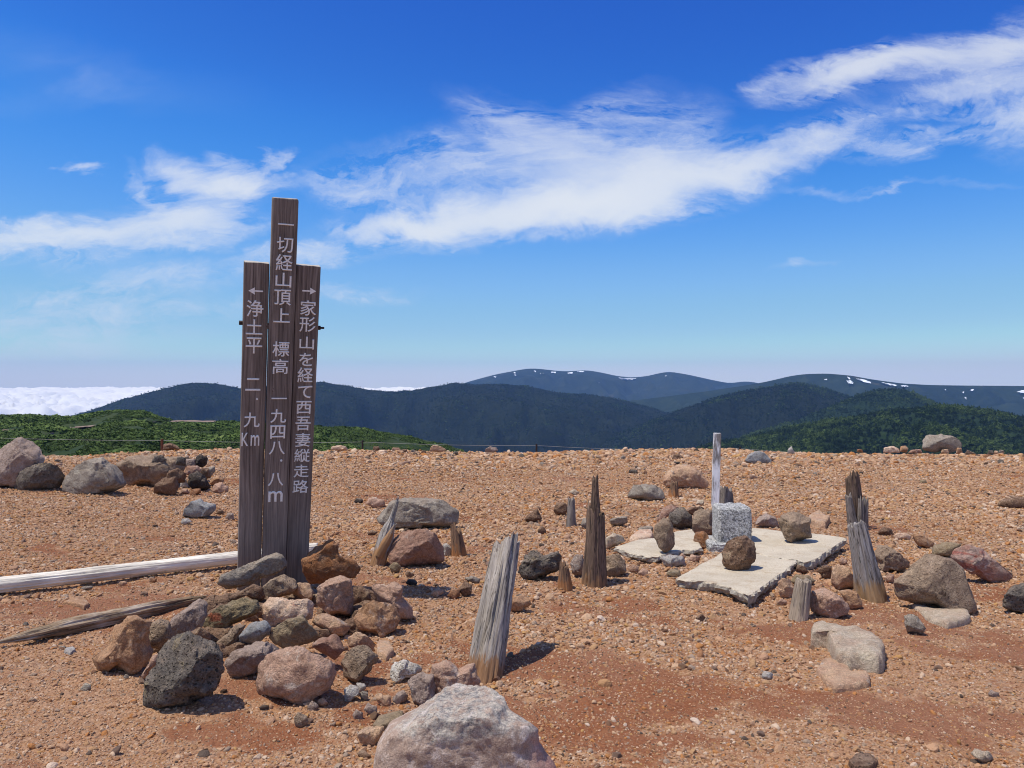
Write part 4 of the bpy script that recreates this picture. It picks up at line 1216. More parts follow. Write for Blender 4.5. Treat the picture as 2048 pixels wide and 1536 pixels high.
rock('L', [(1330, 300), (1345, 250), (1400, 255), (1405, 320), (1360, 335)], 'brown', 'dark brown stone between the black twisted lava rock and the orange-pink stone', d=9.4)
rock('L', [(1085, 132), (1090, 95), (1130, 85), (1190, 105), (1205, 132)], 'brown', 'brown lava clod on the summit edge at the left', rough=.14)
flat_rock('L', [(420, 1155), (470, 1130), (560, 1130), (600, 1160), (560, 1180), (520, 1165)], 'orange', 'flat yellow-orange stone between the two logs', h=0.02)
rock('L', [(990, 1010), (1010, 988), (1050, 990), (1045, 1012), (1010, 1022)], 'rust', 'small orange stone under the white log', sub=3)
rock('L', [(785, 1035), (800, 1010), (840, 1008), (852, 1025), (820, 1042)], 'tan', 'small tan stone under the white log', sub=3)
rock('L', [(535, 1058), (570, 1038), (625, 1042), (610, 1062), (550, 1068)], 'grey', 'flat grey stone under the white log', sub=3)
flat_rock('L', [(425, 1475), (440, 1455), (490, 1450), (505, 1470), (470, 1492)], 'palegrey', 'flat pale grey stone below the brown log', h=0.015)
rock('L', [(388, 1470), (400, 1440), (440, 1442), (435, 1470)], 'grey', 'small grey stone below the brown log', sub=3)

# along the summit edge
SE = 'stones along the summit edge'
rock('H', [(100, 148), (110, 110), (200, 98), (250, 108), (280, 150), (190, 155)], 'cream', 'pale pink boulder on the summit edge just right of the sign', group=SE)
rock('H', [(512, 150), (520, 112), (570, 110), (590, 140), (560, 155)], 'brown', 'brown stone on the summit edge right of the thin fence post', group=SE, sub=3)
rock('H', [(565, 180), (580, 145), (640, 145), (650, 175), (600, 190)], 'cream', 'pale stone in front of the brown summit edge stone', group=SE, sub=3)
rock('H', [(700, 155), (710, 122), (770, 122), (785, 152)], 'red', 'reddish stone on the summit edge in the middle', group=SE, sub=3)
rock('H', [(800, 165), (815, 138), (850, 142), (850, 170)], 'brown', 'small dark brown stone right of the reddish edge stone', group=SE, sub=3)
rock('H', [(1060, 160), (1080, 110), (1110, 98), (1170, 105), (1240, 145), (1180, 165)], 'tan', 'tan peaked boulder where the green slope meets the edge', group=SE)
rock('H', [(1290, 190), (1310, 158), (1345, 165), (1345, 195)], 'dark', 'dark grey stone right of the tan peaked boulder', group=SE, sub=3)
rock('H', [(1605, 168), (1620, 130), (1660, 108), (1720, 122), (1738, 150), (1700, 172)], 'mauve', 'grey and brown boulder on the edge left of the second fence post', group=SE)
rock('H', [(980, 182), (995, 150), (1030, 150), (1040, 180)], 'brown', 'dark brown stone left of the tan peaked boulder', group=SE, sub=3)
rock('I', [(870, 170), (890, 140), (930, 132), (960, 150), (950, 175)], 'brown', 'dark stone on the edge beside the rounded pink edge stone', group=SE, sub=3)
rock('I', [(945, 185), (960, 145), (990, 132), (1030, 160), (1030, 190)], 'pink', 'rounded pink stone on the edge left of the white post', group=SE)
rock('I', [(1160, 160), (1170, 132), (1210, 130), (1215, 155)], 'brown', 'small brown stone on the edge near the middle right', group=SE, sub=3)
rock('I', [(1385, 235), (1400, 195), (1450, 180), (1495, 215), (1490, 240)], 'brown', 'dark brown stone above the far tan boulder', group=SE)
rock('I', [(960, 370), (965, 335), (1050, 338), (1050, 368), (990, 378)], 'dark', 'dark flat stone left of the far tan boulder', sub=3)
rock('I', [(1090, 375), (1105, 345), (1140, 352), (1145, 385)], 'orange', 'small yellow-orange stone left of the far tan boulder', sub=3)
rock('I', [(370, 590), (375, 530), (430, 528), (490, 560), (450, 600)], 'pale', 'cream stone behind the short grey stub and tall dark post', sub=3) if False else None
rock('I', [(1595, 160), (1605, 135), (1640, 138), (1650, 160)], 'black', 'small black stone on the edge left of the white post', group=SE, sub=3)
rock('I', [(1390, 290), (1405, 260), (1460, 260), (1465, 285)], 'black', 'small black stone above the crest of the far tan boulder', sub=3)
rock('J', [(1195, 120), (1192, 45), (1215, 0), (1260, -10), (1440, 5), (1510, 35), (1528, 65), (1520, 130), (1400, 150), (1260, 145)], 'grey', 'large block boulder on the summit edge at the right', cat='boulder', group=SE)
rock('J', [(865, 150), (870, 105), (950, 95), (1000, 115), (1010, 150)], 'cream', 'pale pinkish stone left of the yellowish edge stone', group=SE)
rock('J', [(1000, 140), (1010, 95), (1055, 88), (1080, 115), (1060, 150)], 'orange', 'yellowish stone on the edge left of the block boulder', group=SE)
rock('J', [(1070, 155), (1100, 125), (1180, 120), (1200, 155)], 'red', 'low pink-red stone at the left foot of the block boulder', group=SE)
rock('J', [(1345, 160), (1355, 120), (1410, 118), (1420, 155)], 'tan', 'tan stone in front of the block boulder', group=SE, sub=3)
rock('J', [(1475, 160), (1485, 105), (1525, 110), (1535, 155)], 'orange', 'orange stone at the right foot of the block boulder', group=SE, sub=3)
rock('J', [(1550, 165), (1570, 122), (1620, 145), (1660, 162)], 'greybrown', 'low grey-brown stone right of the block boulder', group=SE, sub=3)
rock('J', [(1735, 160), (1750, 128), (1790, 132), (1795, 160)], 'dark', 'dark stone on the edge far right of the block boulder', group=SE, sub=3)
rock('J', [(1790, 160), (1800, 130), (1830, 135), (1832, 160)], 'tan', 'tan stone touching the dark edge stone at far right', group=SE, sub=3)
rock('J', [(1830, 155), (1845, 122), (1880, 130), (1885, 155)], 'grey', 'grey stone on the edge nearest the right frame', group=SE, sub=3)
rock('J', [(640, 145), (650, 118), (690, 122), (700, 148)], 'rust', 'small rust stone on the right summit edge', group=SE, sub=3)
rock('J', [(1165, 405), (1180, 375), (1225, 375), (1235, 408)], 'olive', 'small olive stone on open gravel behind the split stump', sub=3)

# loose stones on the gravel, alike but for their colour
proto = {}
LOOSE = {'dark': ('small blackish stone lying loose on the gravel', 3), 'brown': ('small dark brown stone lying loose on the gravel', 3), 'pink': ('small pinkish stone lying loose on the gravel', 3), 'grey': ('small grey stone lying loose on the gravel', 3), 'orange': ('small orange-tan stone lying loose on the gravel', 3)}
pick = ['brown', 'brown', 'dark', 'dark', 'pink', 'pink', 'grey', 'grey', 'orange']
for k in range(270):
    key = pick[int(rng.integers(len(pick)))] if k < 190 else ['pink', 'pink', 'orange', 'grey', 'pink', 'brown'][int(rng.integers(6))]
    var = int(rng.integers(3))
    if (key, var) not in proto:
        r = np.random.default_rng(500 + var + 10 * len(proto))
        v, f = ICO[3]
        v = facet(v, 12, .5, .85, r)
        v = v * (1 + .10 * fbm(v * 1.7, var, 3)[:, None]) * np.array([r.uniform(1, 1.3), r.uniform(.8, 1), r.uniform(.55, .8)])
        proto[(key, var)] = mesh_np('loose_stone', v, f, RM[key])
    if k < 190:      # the rubble band near the edge
        py = 902 + abs(rng.normal(0, 24))
        s = rng.uniform(.02, .05) * (1.5 if rng.random() < .22 else 1)
    else:
        py = 925 + 600 * rng.random() ** 1.3
        s = rng.uniform(.007, .013)
        s *= (F * CH / (py - 768)) ** .45
    px = rng.uniform(-60, 2110)
    p = at(px, py)
    o = link('loose_stone', proto[(key, var)], None, (p.x, p.y, p.z + s * .22))
    o.scale = (s, s, s)
    o.rotation_euler = (rng.normal(0, .3), rng.normal(0, .3), rng.uniform(0, 6.28))
    side = 'left of the sign' if px < 480 else ('between the sign and the white post' if px < 1430 else 'right of the white post')
    zone = 'in the summit edge rubble, ' if k < 190 else 'on the open gravel, '
    hue = {'dark': 'blackish', 'brown': 'dark brown', 'pink': 'pinkish', 'grey': 'grey', 'orange': 'orange-tan'}[key]
    tag(o, 'small %s stone %s%s' % (hue, zone, side), 'stone', 'small %s stones %s%s' % (hue, zone, side))


# ------------------------------------------------------------------ weathered wood
def wood_mat(name, light, mid, dark, base=None, base_h=.1, grain=1.0, white=None):
    m, g, b = material('wood_' + name)
    oc = g.new('ShaderNodeTexCoord').outputs['Object']
    oi = g.new('ShaderNodeObjectInfo').outputs['Random']
    off = g.new('ShaderNodeCombineXYZ')
    g.put(off.inputs[0], g.math('MULTIPLY', oi, 13.0))
    g.put(off.inputs[2], g.math('MULTIPLY', oi, 5.0))
    p = g.vmath('ADD', oc, off.outputs[0])
    n1 = g.noise(g.mapping(p, scale=(120 * grain, 120 * grain, 4.5)), 1, 6, .75, .3)
    n2 = g.noise(g.mapping(p, scale=(320 * grain, 320 * grain, 12)), 1, 4, .7)
    n3 = g.noise(g.mapping(p, scale=(14, 14, 4)), 1, 4, .6)
    c = g.ramp(n1, [(.3, dark), (.46, mid), (.62, light)])
    c = g.mix(g.smooth(n2, .5, .72, 0, .6), c, dark)
    ck = g.math('ABSOLUTE', g.math('SUBTRACT', g.noise(g.mapping(p, scale=(42, 42, 1.6)), 1, 3, .6, .4), .5))
    c = g.mix(g.smooth(ck, .022, .004, 0, .25 if name == 'white_log' else .8), c, (.035, .028, .022))
    if white:
        c = g.mix(g.smooth(g.math('ADD', g.math('MULTIPLY', n3, .6), g.math('MULTIPLY', n2, .4)), *((.43, .52) if name == 'post_white' else (.48, .62))), c, white)
    if base:
        sp = g.new('ShaderNodeSeparateXYZ')
        g.put(sp.inputs[0], oc)
        hz = g.math('ADD', sp.outputs[2], g.math('MULTIPLY', g.math('SUBTRACT', g.noise(g.mapping(p, scale=(40, 40, 10)), 1, 4, .6), .5), .25))
        c = g.mix(g.smooth(hz, base_h * .5, base_h * 1.3, .85, 0), c, base)
    hsv = g.new('ShaderNodeHueSaturation')
    g.put(hsv.inputs['Color'], c)
    g.put(hsv.inputs['Value'], g.smooth(n3, .3, .7, .8, 1.2))
    g.put(b.inputs['Base Color'], hsv.outputs[0])
    g.put(b.inputs['Normal'], g.bump(g.math('ADD', n1, g.math('MULTIPLY', n2, .5)), .7, .008))
    return m


WM = {
    'silver': wood_mat('silver', (.44, .385, .33), (.32, .27, .225), (.13, .10, .075), (.30, .15, .065), .055),
    'silverlean': wood_mat('silverlean', (.40, .37, .35), (.28, .24, .21), (.12, .09, .07), (.40, .24, .11), .10),
    'brown': wood_mat('brown', (.25, .17, .12), (.16, .105, .075), (.06, .045, .035), (.28, .16, .085), .05),
    'grey': wood_mat('grey', (.36, .31, .27), (.24, .20, .17), (.10, .08, .065), None),
    'rotten': wood_mat('rotten', (.30, .18, .10), (.20, .12, .08), (.09, .06, .045), (.40, .18, .07), .06),
    'pale': wood_mat('pale', (.45, .36, .27), (.34, .27, .20), (.16, .12, .09), (.46, .36, .26), .06),
    'white_log': wood_mat('white_log', (.86, .79, .67), (.79, .71, .58), (.60, .51, .39), None, .1, .8),
    'brown_log': wood_mat('brown_log', (.42, .31, .20), (.28, .185, .11), (.10, .065, .04), None, .1, .8, (.44, .36, .28)),
    'split': wood_mat('split', (.50, .46, .43), (.36, .31, .26), (.13, .10, .08), (.36, .18, .07), .10),
    'post_white': wood_mat('post_white', (.40, .36, .32), (.30, .265, .235), (.16, .14, .12), None, .1, 1.0, (.84, .83, .81)),
}


def bole(name, p0, p1, w0, w1, mat, parent=None, jag=.06, slope=(0, 0), seed=1, rough=.10, nth=72, nt=60, bury=.06, flat=1.0, profile=None, origin=None, crack=.0):
    """a weathered bole from p0 (ground) to p1 (top): grooved sides, ragged broken top; local z runs along the wood"""
    p0, p1 = Vector(p0), Vector(p1)
    ax = p1 - p0
    Ln = ax.length
    ax.normalize()
    r = np.random.default_rng(seed)
    th = np.linspace(0, 2 * math.pi, nth, endpoint=False)
    cs = np.stack([np.cos(th), np.sin(th)], 1)
    # ragged top height round the rim
    jt = fbm(np.stack([cs[:, 0] * 1.6, cs[:, 1] * 1.6, np.full(nth, seed * 1.3)], 1), seed, 4, .65)
    top = Ln + jag * (jt - jt.max() * .6) + slope[0] * cs[:, 0] + slope[1] * cs[:, 1]
    t = np.linspace(0, 1, nt)
    V = []
    for k in range(nt):
        z = -bury + t[k] * (top + bury)
        f = np.clip(z / Ln, 0, 1.05)
        w = (w0 + (w1 - w0) * f) if profile is None else np.interp(f, profile[0], profile[1])
        q = np.stack([cs[:, 0] * 3.2, cs[:, 1] * 3.2, z * 2.2 + seed * 3], 1)
        gv = fbm(q, seed + 3, 4, .6)
        q2 = np.stack([cs[:, 0] * 11, cs[:, 1] * 11, z * 3.0 + seed], 1)
        gv2 = fbm(q2, seed + 6, 2, .6)
        cr = np.abs(fbm(np.stack([cs[:, 0] * 2.2, cs[:, 1] * 2.2, z * .7 + seed * 5], 1), seed + 12, 2))
        rr = w / 2 * (1 + rough * gv + rough * .45 * gv2 - crack * np.clip(1 - cr * 9, 0, 1))
        V.append(np.stack([cs[:, 0] * rr, cs[:, 1] * rr * flat, z], 1))
    rim = V[-1]
    for s_ in (.72, .4, .0):
        q = rim * [s_, s_, 1]
        q[:, 2] = rim[:, 2].mean() * (1 - s_) + rim[:, 2] * s_ - (1 - s_) * jag * .5 + .25 * jag * fbm(np.stack([q[:, 0] * 90, q[:, 1] * 90, np.full(nth, seed)], 1), seed, 2)
        V.append(q)
    V = np.concatenate(V)
    rows = nt + 3
    i = np.arange(rows - 1)[:, None] * nth
    j = np.arange(nth)[None, :]
    jn = (j + 1) % nth
    f = np.stack([i + j, i + jn, i + nth + jn, i + nth + j], -1).reshape(-1, 4)
    me = mesh_np(name, V, f, WM[mat])
    o = link(name, me, parent)
    q = Vector((0, 0, 1)).rotation_difference(ax)
    o.rotation_mode = 'QUATERNION'
    o.rotation_quaternion = q
    o.location = p0 - (Vector(origin) if origin is not None else Vector((0, 0, 0)))
    return o


def post(label, base, top, wb, wt, mat, lean=0.0, cat='wooden post', name='wooden_post', parent=None, origin=None, **kw):
    b = at(*base)
    t_ = pix(top[0], top[1], b.y + lean)
    s = b.y / F
    o = bole(name, b, t_, wb * s, wt * s, mat, parent, origin=origin, **kw)
    if label:
        tag(o, label, cat, 'weathered stumps of the old summit fence')
    return o, b


post('big silver-grey wooden post leaning right in the foreground', (966, 1350), (1016, 1072), 74, 50, 'silver', .32, jag=.05, seed=11, slope=(.012, .01), crack=.22, rough=.12)
b = at(1190, 1168)
st = empty('wooden_post', b)
tag(st, 'tall dark brown jagged wooden post left of the concrete slabs', 'wooden post', 'weathered stumps of the old summit fence')
s = b.y / F
bole('stem', b, pix(1192, 1006, b.y), 47 * s, 34 * s, 'brown', st, jag=.09, seed=12, origin=b, rough=.13, crack=.3)
bole('splinter', pix(1189, 1090, b.y + .01), pix(1190, 951, b.y + .01), 30 * s, 11 * s, 'brown', st, jag=.02, seed=52, origin=b, rough=.18, crack=.3, bury=.1, flat=.8, nt=50, nth=48)
post('short weathered stub with a dark top, left of the tall dark post', (1142, 1053), (1143, 995), 19, 13, 'grey', 0, jag=.02, seed=13)
post('tiny rotten brown stump by the foot of the tall dark post', (1130, 1177), (1127, 1122), 30, 14, 'rotten', 0, jag=.05, seed=14)
post('small rotten stump with an orange foot right of the reddish boulder', (918, 1112), (911, 1048), 30, 18, 'rotten', 0, jag=.06, seed=15)
post('small brown stub in front of the far tan boulder', (1347, 995), (1349, 960), 20, 12, 'rotten', 0, jag=.04, seed=16)
post('broad cracked grey stump behind the marker, right of the white post', (1452, 1012), (1450, 974), 34, 27, 'grey', 0, jag=.05, seed=17, crack=.3)
post('big grey fence post leaning left at the right of the slabs', (1743, 1198), (1711, 1042), 56, 33, 'silverlean', .02, jag=.025, seed=18, crack=.2, rough=.12)
post('short pale round post in front of the slab', (1598, 1238), (1608, 1158), 35, 29, 'pale', 0, jag=.012, seed=19, crack=.12)

# leaning split stick: forked driftwood-like splinter
b = at(755, 1132)
st = empty('split_stick', b)
tag(st, 'thin split silver stick leaning over the reddish boulder', 'wooden post', 'weathered stumps of the old summit fence')
s = b.y / F
bole('stem', b, pix(797, 994, b.y + .05), .11, .02, 'split', st, jag=.03, seed=21, origin=b, crack=.3, profile=([0, .4, .58, .66, .9, 1.0], [26 * s, 28 * s, 19 * s, 10 * s, 7 * s, 5 * s]), rough=.16, flat=.7)
bole('splinter', pix(771, 1085, b.y - .02), pix(792, 1046, b.y - .01), .05, .01, 'split', st, jag=.02, seed=22, origin=b, bury=.1, rough=.2, flat=.6, nt=30, nth=40)
# split stump of several shards
b = at(1716, 1056)
st = empty('split_stump', b)
tag(st, 'dark stump split into upright shards behind the big leaning fence post', 'wooden post', 'weathered stumps of the old summit fence')
s = b.y / F
for k, (x0, y0, x1, y1, w0, w1, dd, mt) in enumerate([(1714, 1052, 1703, 946, 34, 24, .02, 'brown'), (1706, 1052, 1696, 988, 20, 12, -.06, 'grey'), (1721, 1056, 1722, 994, 13, 10, -.07, 'grey'), (1731, 1056, 1732, 991, 12, 9, -.05, 'grey')]):
    bole('shard', pix(x0, y0, b.y + dd), pix(x1, y1, b.y + dd), w0 * s, w1 * s, mt, st, jag=.05 if k == 0 else .03, seed=30 + k, origin=b, rough=.18, crack=.3, flat=.7, nt=40, nth=48)

# logs lying on the ground
def log(label, a, c, r0, r1, mat, seed, lift, **kw):
    A, Bp = at(*a), at(*c)
    A.z += lift[0]
    Bp.z += lift[1]
    o = bole('log', A, Bp, r0, r1, mat, None, seed=seed, bury=0.0, nt=130, **kw)
    return tag(o, label, 'log')


log('long bleached white log lying behind the sign', (-160, 1208), (634, 1109), .092, .078, 'white_log', 41, (.05, .045), jag=.02, rough=.06, crack=.12)
log('weathered brown split log lying in front of the white log', (-2, 1300), (416, 1203), .07, .05, 'brown_log', 42, (.03, .03), jag=.08, rough=.22, crack=.45, profile=([0, .12, .3, .7, .9, 1], [.015, .045, .07, .066, .045, .02]))
p = at(285, 1270)
# ------------------------------------------------------------------ white survey post
def box_mesh(name, w, d, h, mat, bev=.006, z0=0.0, sub=1, noise=0.0):
    import bmesh
    bm = bmesh.new()
    bmesh.ops.create_cube(bm, size=1.0)
    for q in bm.verts:
        q.co = Vector((q.co.x * w, q.co.y * d, (q.co.z + .5) * h + z0))
    if bev:
        bmesh.ops.bevel(bm, geom=bm.edges[:], offset=bev, segments=3, affect='EDGES', profile=.6)
    if sub > 1:
        bmesh.ops.subdivide_edges(bm, edges=bm.edges[:], cuts=sub, use_grid_fill=True)
    v = np.array([q.co[:] for q in bm.verts])
    f = [tuple(q.index for q in fc.verts) for fc in bm.faces]
    bm.free()
    if noise:
        nn = v / (np.linalg.norm(v - [0, 0, h / 2], axis=1)[:, None] + 1e-6)
        v = v + nn * (fbm(v * 40, 3, 3) * noise)[:, None]
    return mesh_np(name, v, f, mat, False)


b = at(1430, 1016)
s = b.y / F
t_ = pix(1434.5, 866, b.y)
L = (t_ - b).length
o = link('survey_post', box_mesh('survey_post', .071, .071, L + .15, WM['post_white'], .006, -.15, 2, .001), None, b)
o.rotation_euler = (0, math.asin((t_.x - b.x) / L), math.radians(-8))
tag(o, 'slim white peeling survey post standing behind the stone marker', 'post')

# ------------------------------------------------------------------ concrete slabs, stone marker
m_con, g, b_ = material('rough_concrete')
oc = g.new('ShaderNodeNewGeometry').outputs['Position']
n1 = g.noise(oc, 5, 5, .6)
c = g.mix(g.smooth(n1, .35, .65), (.53, .455, .34), (.63, .545, .41))
c = g.mix(g.smooth(g.noise(oc, 120, 4, .75), .48, .66, 0, .8), c, (.40, .31, .20))
c = g.mix(g.smooth(g.noise(oc, 11, 6, .75), .5, .66, 0, .6), c, (.43, .32, .21))
c = g.mix(g.smooth(g.voro(oc, 60), .10, .22, .55, 0), c, (.30, .25, .19))
g.put(b_.inputs['Base Color'], c)
g.put(b_.inputs['Normal'], g.bump(g.math('ADD', g.noise(oc, 130, 4, .7), g.noise(oc, 40, 3, .6)), .6, .01))
m_coe, g, b_ = material('broken_concrete_edge')
oc = g.new('ShaderNodeNewGeometry').outputs['Position']
c = g.mix(g.smooth(g.noise(oc, 40, 6, .7), .4, .65), (.40, .35, .28), (.58, .51, .41))
g.put(b_.inputs['Base Color'], c)
g.put(b_.inputs['Normal'], g.bump(g.noise(oc, 60, 6, .75), 1.0, .02))


def slab(label, poly, ztop, th, seed, tilt=(0, 0)):
    ox, oy, sc = CROP['S']
    pts = []
    gz = 0.0
    for (px, py) in poly:
        X, Yp = px / sc + ox, py / sc + oy
        d = F * (CH - ztop) / (Yp - 768)
        for _ in range(4):
            zt = ztop + tilt[0] * ((X - 1024) / F * d - 1.5) + tilt[1] * (d - 5.3)
            d = F * (CH - zt) / (Yp - 768)
        pts.append(np.array([(X - 1024) / F * d, d, zt]))
    pts = np.array(pts)
    c = pts.mean(0)
    ring = []
    n = len(pts)
    for i in range(n):
        a, b = pts[i], pts[(i + 1) % n]
        m = max(2, int(np.linalg.norm(b - a) / .014))
        for k in range(m):
            ring.append(a + (b - a) * k / m)
    ring = np.array(ring)
    m = len(ring)
    nx = np.roll(ring, -1, 0) - np.roll(ring, 1, 0)
    nrm = np.stack([nx[:, 1], -nx[:, 0], np.zeros(m)], 1)
    nrm /= np.linalg.norm(nrm, axis=1)[:, None] + 1e-9
    if np.sum((ring - c) * nrm) < 0:
        nrm = -nrm
    rows = []
    V = []
    top = ring + nrm * (.006 * fbm(ring * 18, seed, 3))[:, None]
    V.append(top - np.array([0, 0, 0]))
    for k, (fz, fo) in enumerate(((.12, .004), (.4, .006), (.7, -.004), (1.0, -.03))):
        q = ring + nrm * (fo + .012 * fbm(ring * 22 + k * .7, seed + 2, 4, .65))[:, None]
        q[:, 2] -= th * fz * (1 + .3 * fbm(ring * 12, seed + 4, 3))
        V.append(q)
    inner = c + (top - c) * .97
    inner[:, 2] = top[:, 2]
    V = np.concatenate(V + [inner])
    faces = []
    for k in range(4):
        for i in range(m):
            j = (i + 1) % m
            faces.append((k * m + i, k * m + j, (k + 1) * m + j, (k + 1) * m + i))
    low = len(V)
    V = np.concatenate([V, [c - [0, 0, th * .6]]])
    for i in range(m):
        faces.append((4 * m + i, 4 * m + (i + 1) % m, low))
    ntop = len(faces)
    for i in range(m):
        j = (i + 1) % m
        faces.append((i, 5 * m + i, 5 * m + j, j))
    # fill the top with triangles
    from mathutils.geometry import tessellate_polygon
    tri = tessellate_polygon([[Vector(q) for q in inner]])
    for t in tri:
        faces.append(tuple(5 * m + q for q in t))
    org = np.array([c[0], c[1], c[2] - th])
    me = mesh_np('concrete_slab', V - org, faces, m_con, False)
    me.materials.append(m_coe)
    me.update()
    for i, p_ in enumerate(me.polygons):
        if i >= ntop and p_.normal.z < 0:
            p_.flip()
        p_.material_index = 1 if m <= i < ntop else 0
    o = link('concrete_slab', me, None, org)
    return tag(o, label, 'concrete slab', 'broken concrete slabs round the marker')


slab('front concrete slab carrying the round dark brown rock', [(597, 1008), (640, 985), (750, 920), (870, 862), (905, 832), (1000, 832), (1140, 846), (1250, 872), (1330, 884), (1405, 890), (1330, 960), (1200, 1050), (1140, 1092), (1110, 1118), (1080, 1130), (1050, 1112), (950, 1070), (820, 1035), (700, 1026)], .09, .07, 1, (.0, .0))
slab('right concrete slab carrying the grey faceted rock', [(1145, 840), (1100, 800), (1108, 668), (1200, 676), (1300, 690), (1400, 698), (1510, 704), (1640, 720), (1745, 737), (1710, 765), (1620, 822), (1560, 865), (1500, 897), (1460, 905), (1412, 886), (1330, 878), (1250, 866)], .09, .07, 2)
slab('small left concrete slab with the tilted rock leaning on it', [(172, 797), (330, 747), (430, 737), (500, 715), (600, 690), (697, 677), (712, 705), (722, 742), (757, 802), (700, 822), (640, 817), (580, 832), (490, 852), (460, 867), (380, 862), (300, 845)], .07, .055, 3)

m_gran, g, b_ = material('lichen_granite')
oc = g.new('ShaderNodeTexCoord').outputs['Object']
n1 = g.noise(oc, 16, 6, .75, .4)
n2 = g.noise(oc, 90, 4, .75)
n3 = g.noise(oc, 210, 3, .7)
c = g.ramp(g.math('ADD', g.math('MULTIPLY', n2, .55), g.math('MULTIPLY', n3, .45)), [(.40, (.06, .06, .06)), (.47, (.28, .27, .25)), (.53, (.60, .58, .53)), (.60, (.80, .78, .73))])
c = g.mix(g.smooth(n1, .54, .64, 0, .75), c, (.13, .125, .12))
geo = g.new('ShaderNodeNewGeometry')
spn = g.new('ShaderNodeSeparateXYZ')
g.put(spn.inputs[0], oc)
c = g.mix(g.smooth(g.math('ADD', spn.outputs[2], g.math('MULTIPLY', n1, .05)), .36, .41, 0, .7), c, (.78, .77, .73))
g.put(b_.inputs['Base Color'], c)
g.put(b_.inputs['Normal'], g.bump(g.math('ADD', n2, g.math('MULTIPLY', n3, .6)), .9, .008))
mk = at(1466, 1122)
mk.y = 5.72
mk.x = (1471 - 1024) / F * (5.72 - .1)
mk.z = .03
H = CH - (1012 - 768) / F * (mk.y - .05) - mk.z
root = empty('triangulation_marker', mk)
tag(root, 'square speckled granite marker stone with rounded top', 'survey marker')
root.rotation_euler = (0, 0, math.radians(-2))
link('pillar', box_mesh('pillar', .235, .235, H, m_gran, .035, 0, 6, .004), root)
link('footing', box_mesh('footing', .31, .31, .09, m_gran, .02, -.03, 5, .006), root, (-.03, .0, 0))

# ------------------------------------------------------------------ the sign
yaw, lean, roll = 0.36927805, 0.23978716, 0.00909758
S0 = Vector((-1.40071515, 4.69387754, 0.05))
SW, SHh = 0.40276358, 1.84495826
Rs = Matrix.Rotation(yaw, 3, 'Z') @ Matrix.Rotation(lean, 3, 'X') @ Matrix.Rotation(roll, 3, 'Y')
sign = empty('summit_sign', S0)
sign.rotation_euler = Rs.to_euler()
tag(sign, 'tall dark wooden summit sign of three boards with white carved characters', 'sign')


def board_mat(name, seed, light, mid, dark):
    m, g, b = material('wood_' + name)
    oc = g.new('ShaderNodeTexCoord').outputs['Object']
    p = g.vmath('ADD', oc, (seed * 1.7, seed * .9, seed * 2.1))
    wv = g.noise(g.mapping(p, scale=(6, 6, 1.2)), 1, 3, .5)
    pw = g.vmath('ADD', p, g.vmath('SCALE', (1, 0, 0), g.math('MULTIPLY', g.math('SUBTRACT', wv, .5), .05)))
    n1 = g.noise(g.mapping(pw, scale=(95, 30, 2.2)), 1, 6, .72)
    n2 = g.noise(g.mapping(pw, scale=(260, 90, 5)), 1, 4, .7)
    n3 = g.noise(g.mapping(p, scale=(9, 9, 2)), 1, 4, .6)
    c = g.ramp(n1, [(.3, dark), (.48, mid), (.66, light)])
    c = g.mix(g.smooth(n2, .52, .74, 0, .55), c, light)
    c = g.mix(g.smooth(n2, .48, .28, 0, .6), c, dark)
    sp = g.new('ShaderNodeSeparateXYZ')
    g.put(sp.inputs[0], oc)
    # greyer old wood towards the ground, with bounce light off the gravel painted in
    gz = g.smooth(g.math('ADD', sp.outputs[2], g.math('MULTIPLY', n3, .5)), .45, 1.05, .55, 0)
    c = g.mix(gz, c, g.mix(.5, c, (.36, .31, .27)))
    hsv = g.new('ShaderNodeHueSaturation')
    g.put(hsv.inputs['Color'], c)
    g.put(hsv.inputs['Value'], g.smooth(n3, .3, .7, .8, 1.2))
    g.put(b.inputs['Base Color'], hsv.outputs[0])
    g.put(b.inputs['Normal'], g.bump(g.math('ADD', n1, g.math('MULTIPLY', n2, .6)), .6, .004))
    return m


BM = [board_mat('left_board', 1, (.31, .25, .205), (.19, .148, .122), (.066, .051, .043)), board_mat('middle_board', 2, (.32, .26, .215), (.195, .153, .127), (.066, .052, .044)), board_mat('right_board', 3, (.285, .228, .19), (.175, .136, .114), (.06, .047, .04))]
m_let, g, b = material('white_sign_paint')
oc = g.new('ShaderNodeTexCoord').outputs['Object']
c = g.mix(g.smooth(g.noise(oc, 120, 4, .7), .5, .68), (.95, .91, .83), (.74, .70, .63))
g.put(b.inputs['Base Color'], c)
m_iron, g, b = material('rusty_iron')
b.inputs['Base Color'].default_value = (.05, .035, .03, 1)
b.inputs['Roughness'].default_value = .7
m_grain, g, b = material('wood_end_grain')
oc = g.new('ShaderNodeTexCoord').outputs['Object']
g.put(b.inputs['Base Color'], g.mix(g.noise(oc, 60, 4, .7), (.38, .34, .28), (.58, .53, .45)))
m_gap, g, b = material('knot_wood')
oc = g.new('ShaderNodeTexCoord').outputs['Object']
g.put(b.inputs['Base Color'], g.mix(g.smooth(g.noise(oc, 70, 4, .7), .4, .6), (.10, .07, .055), (.27, .21, .18)))

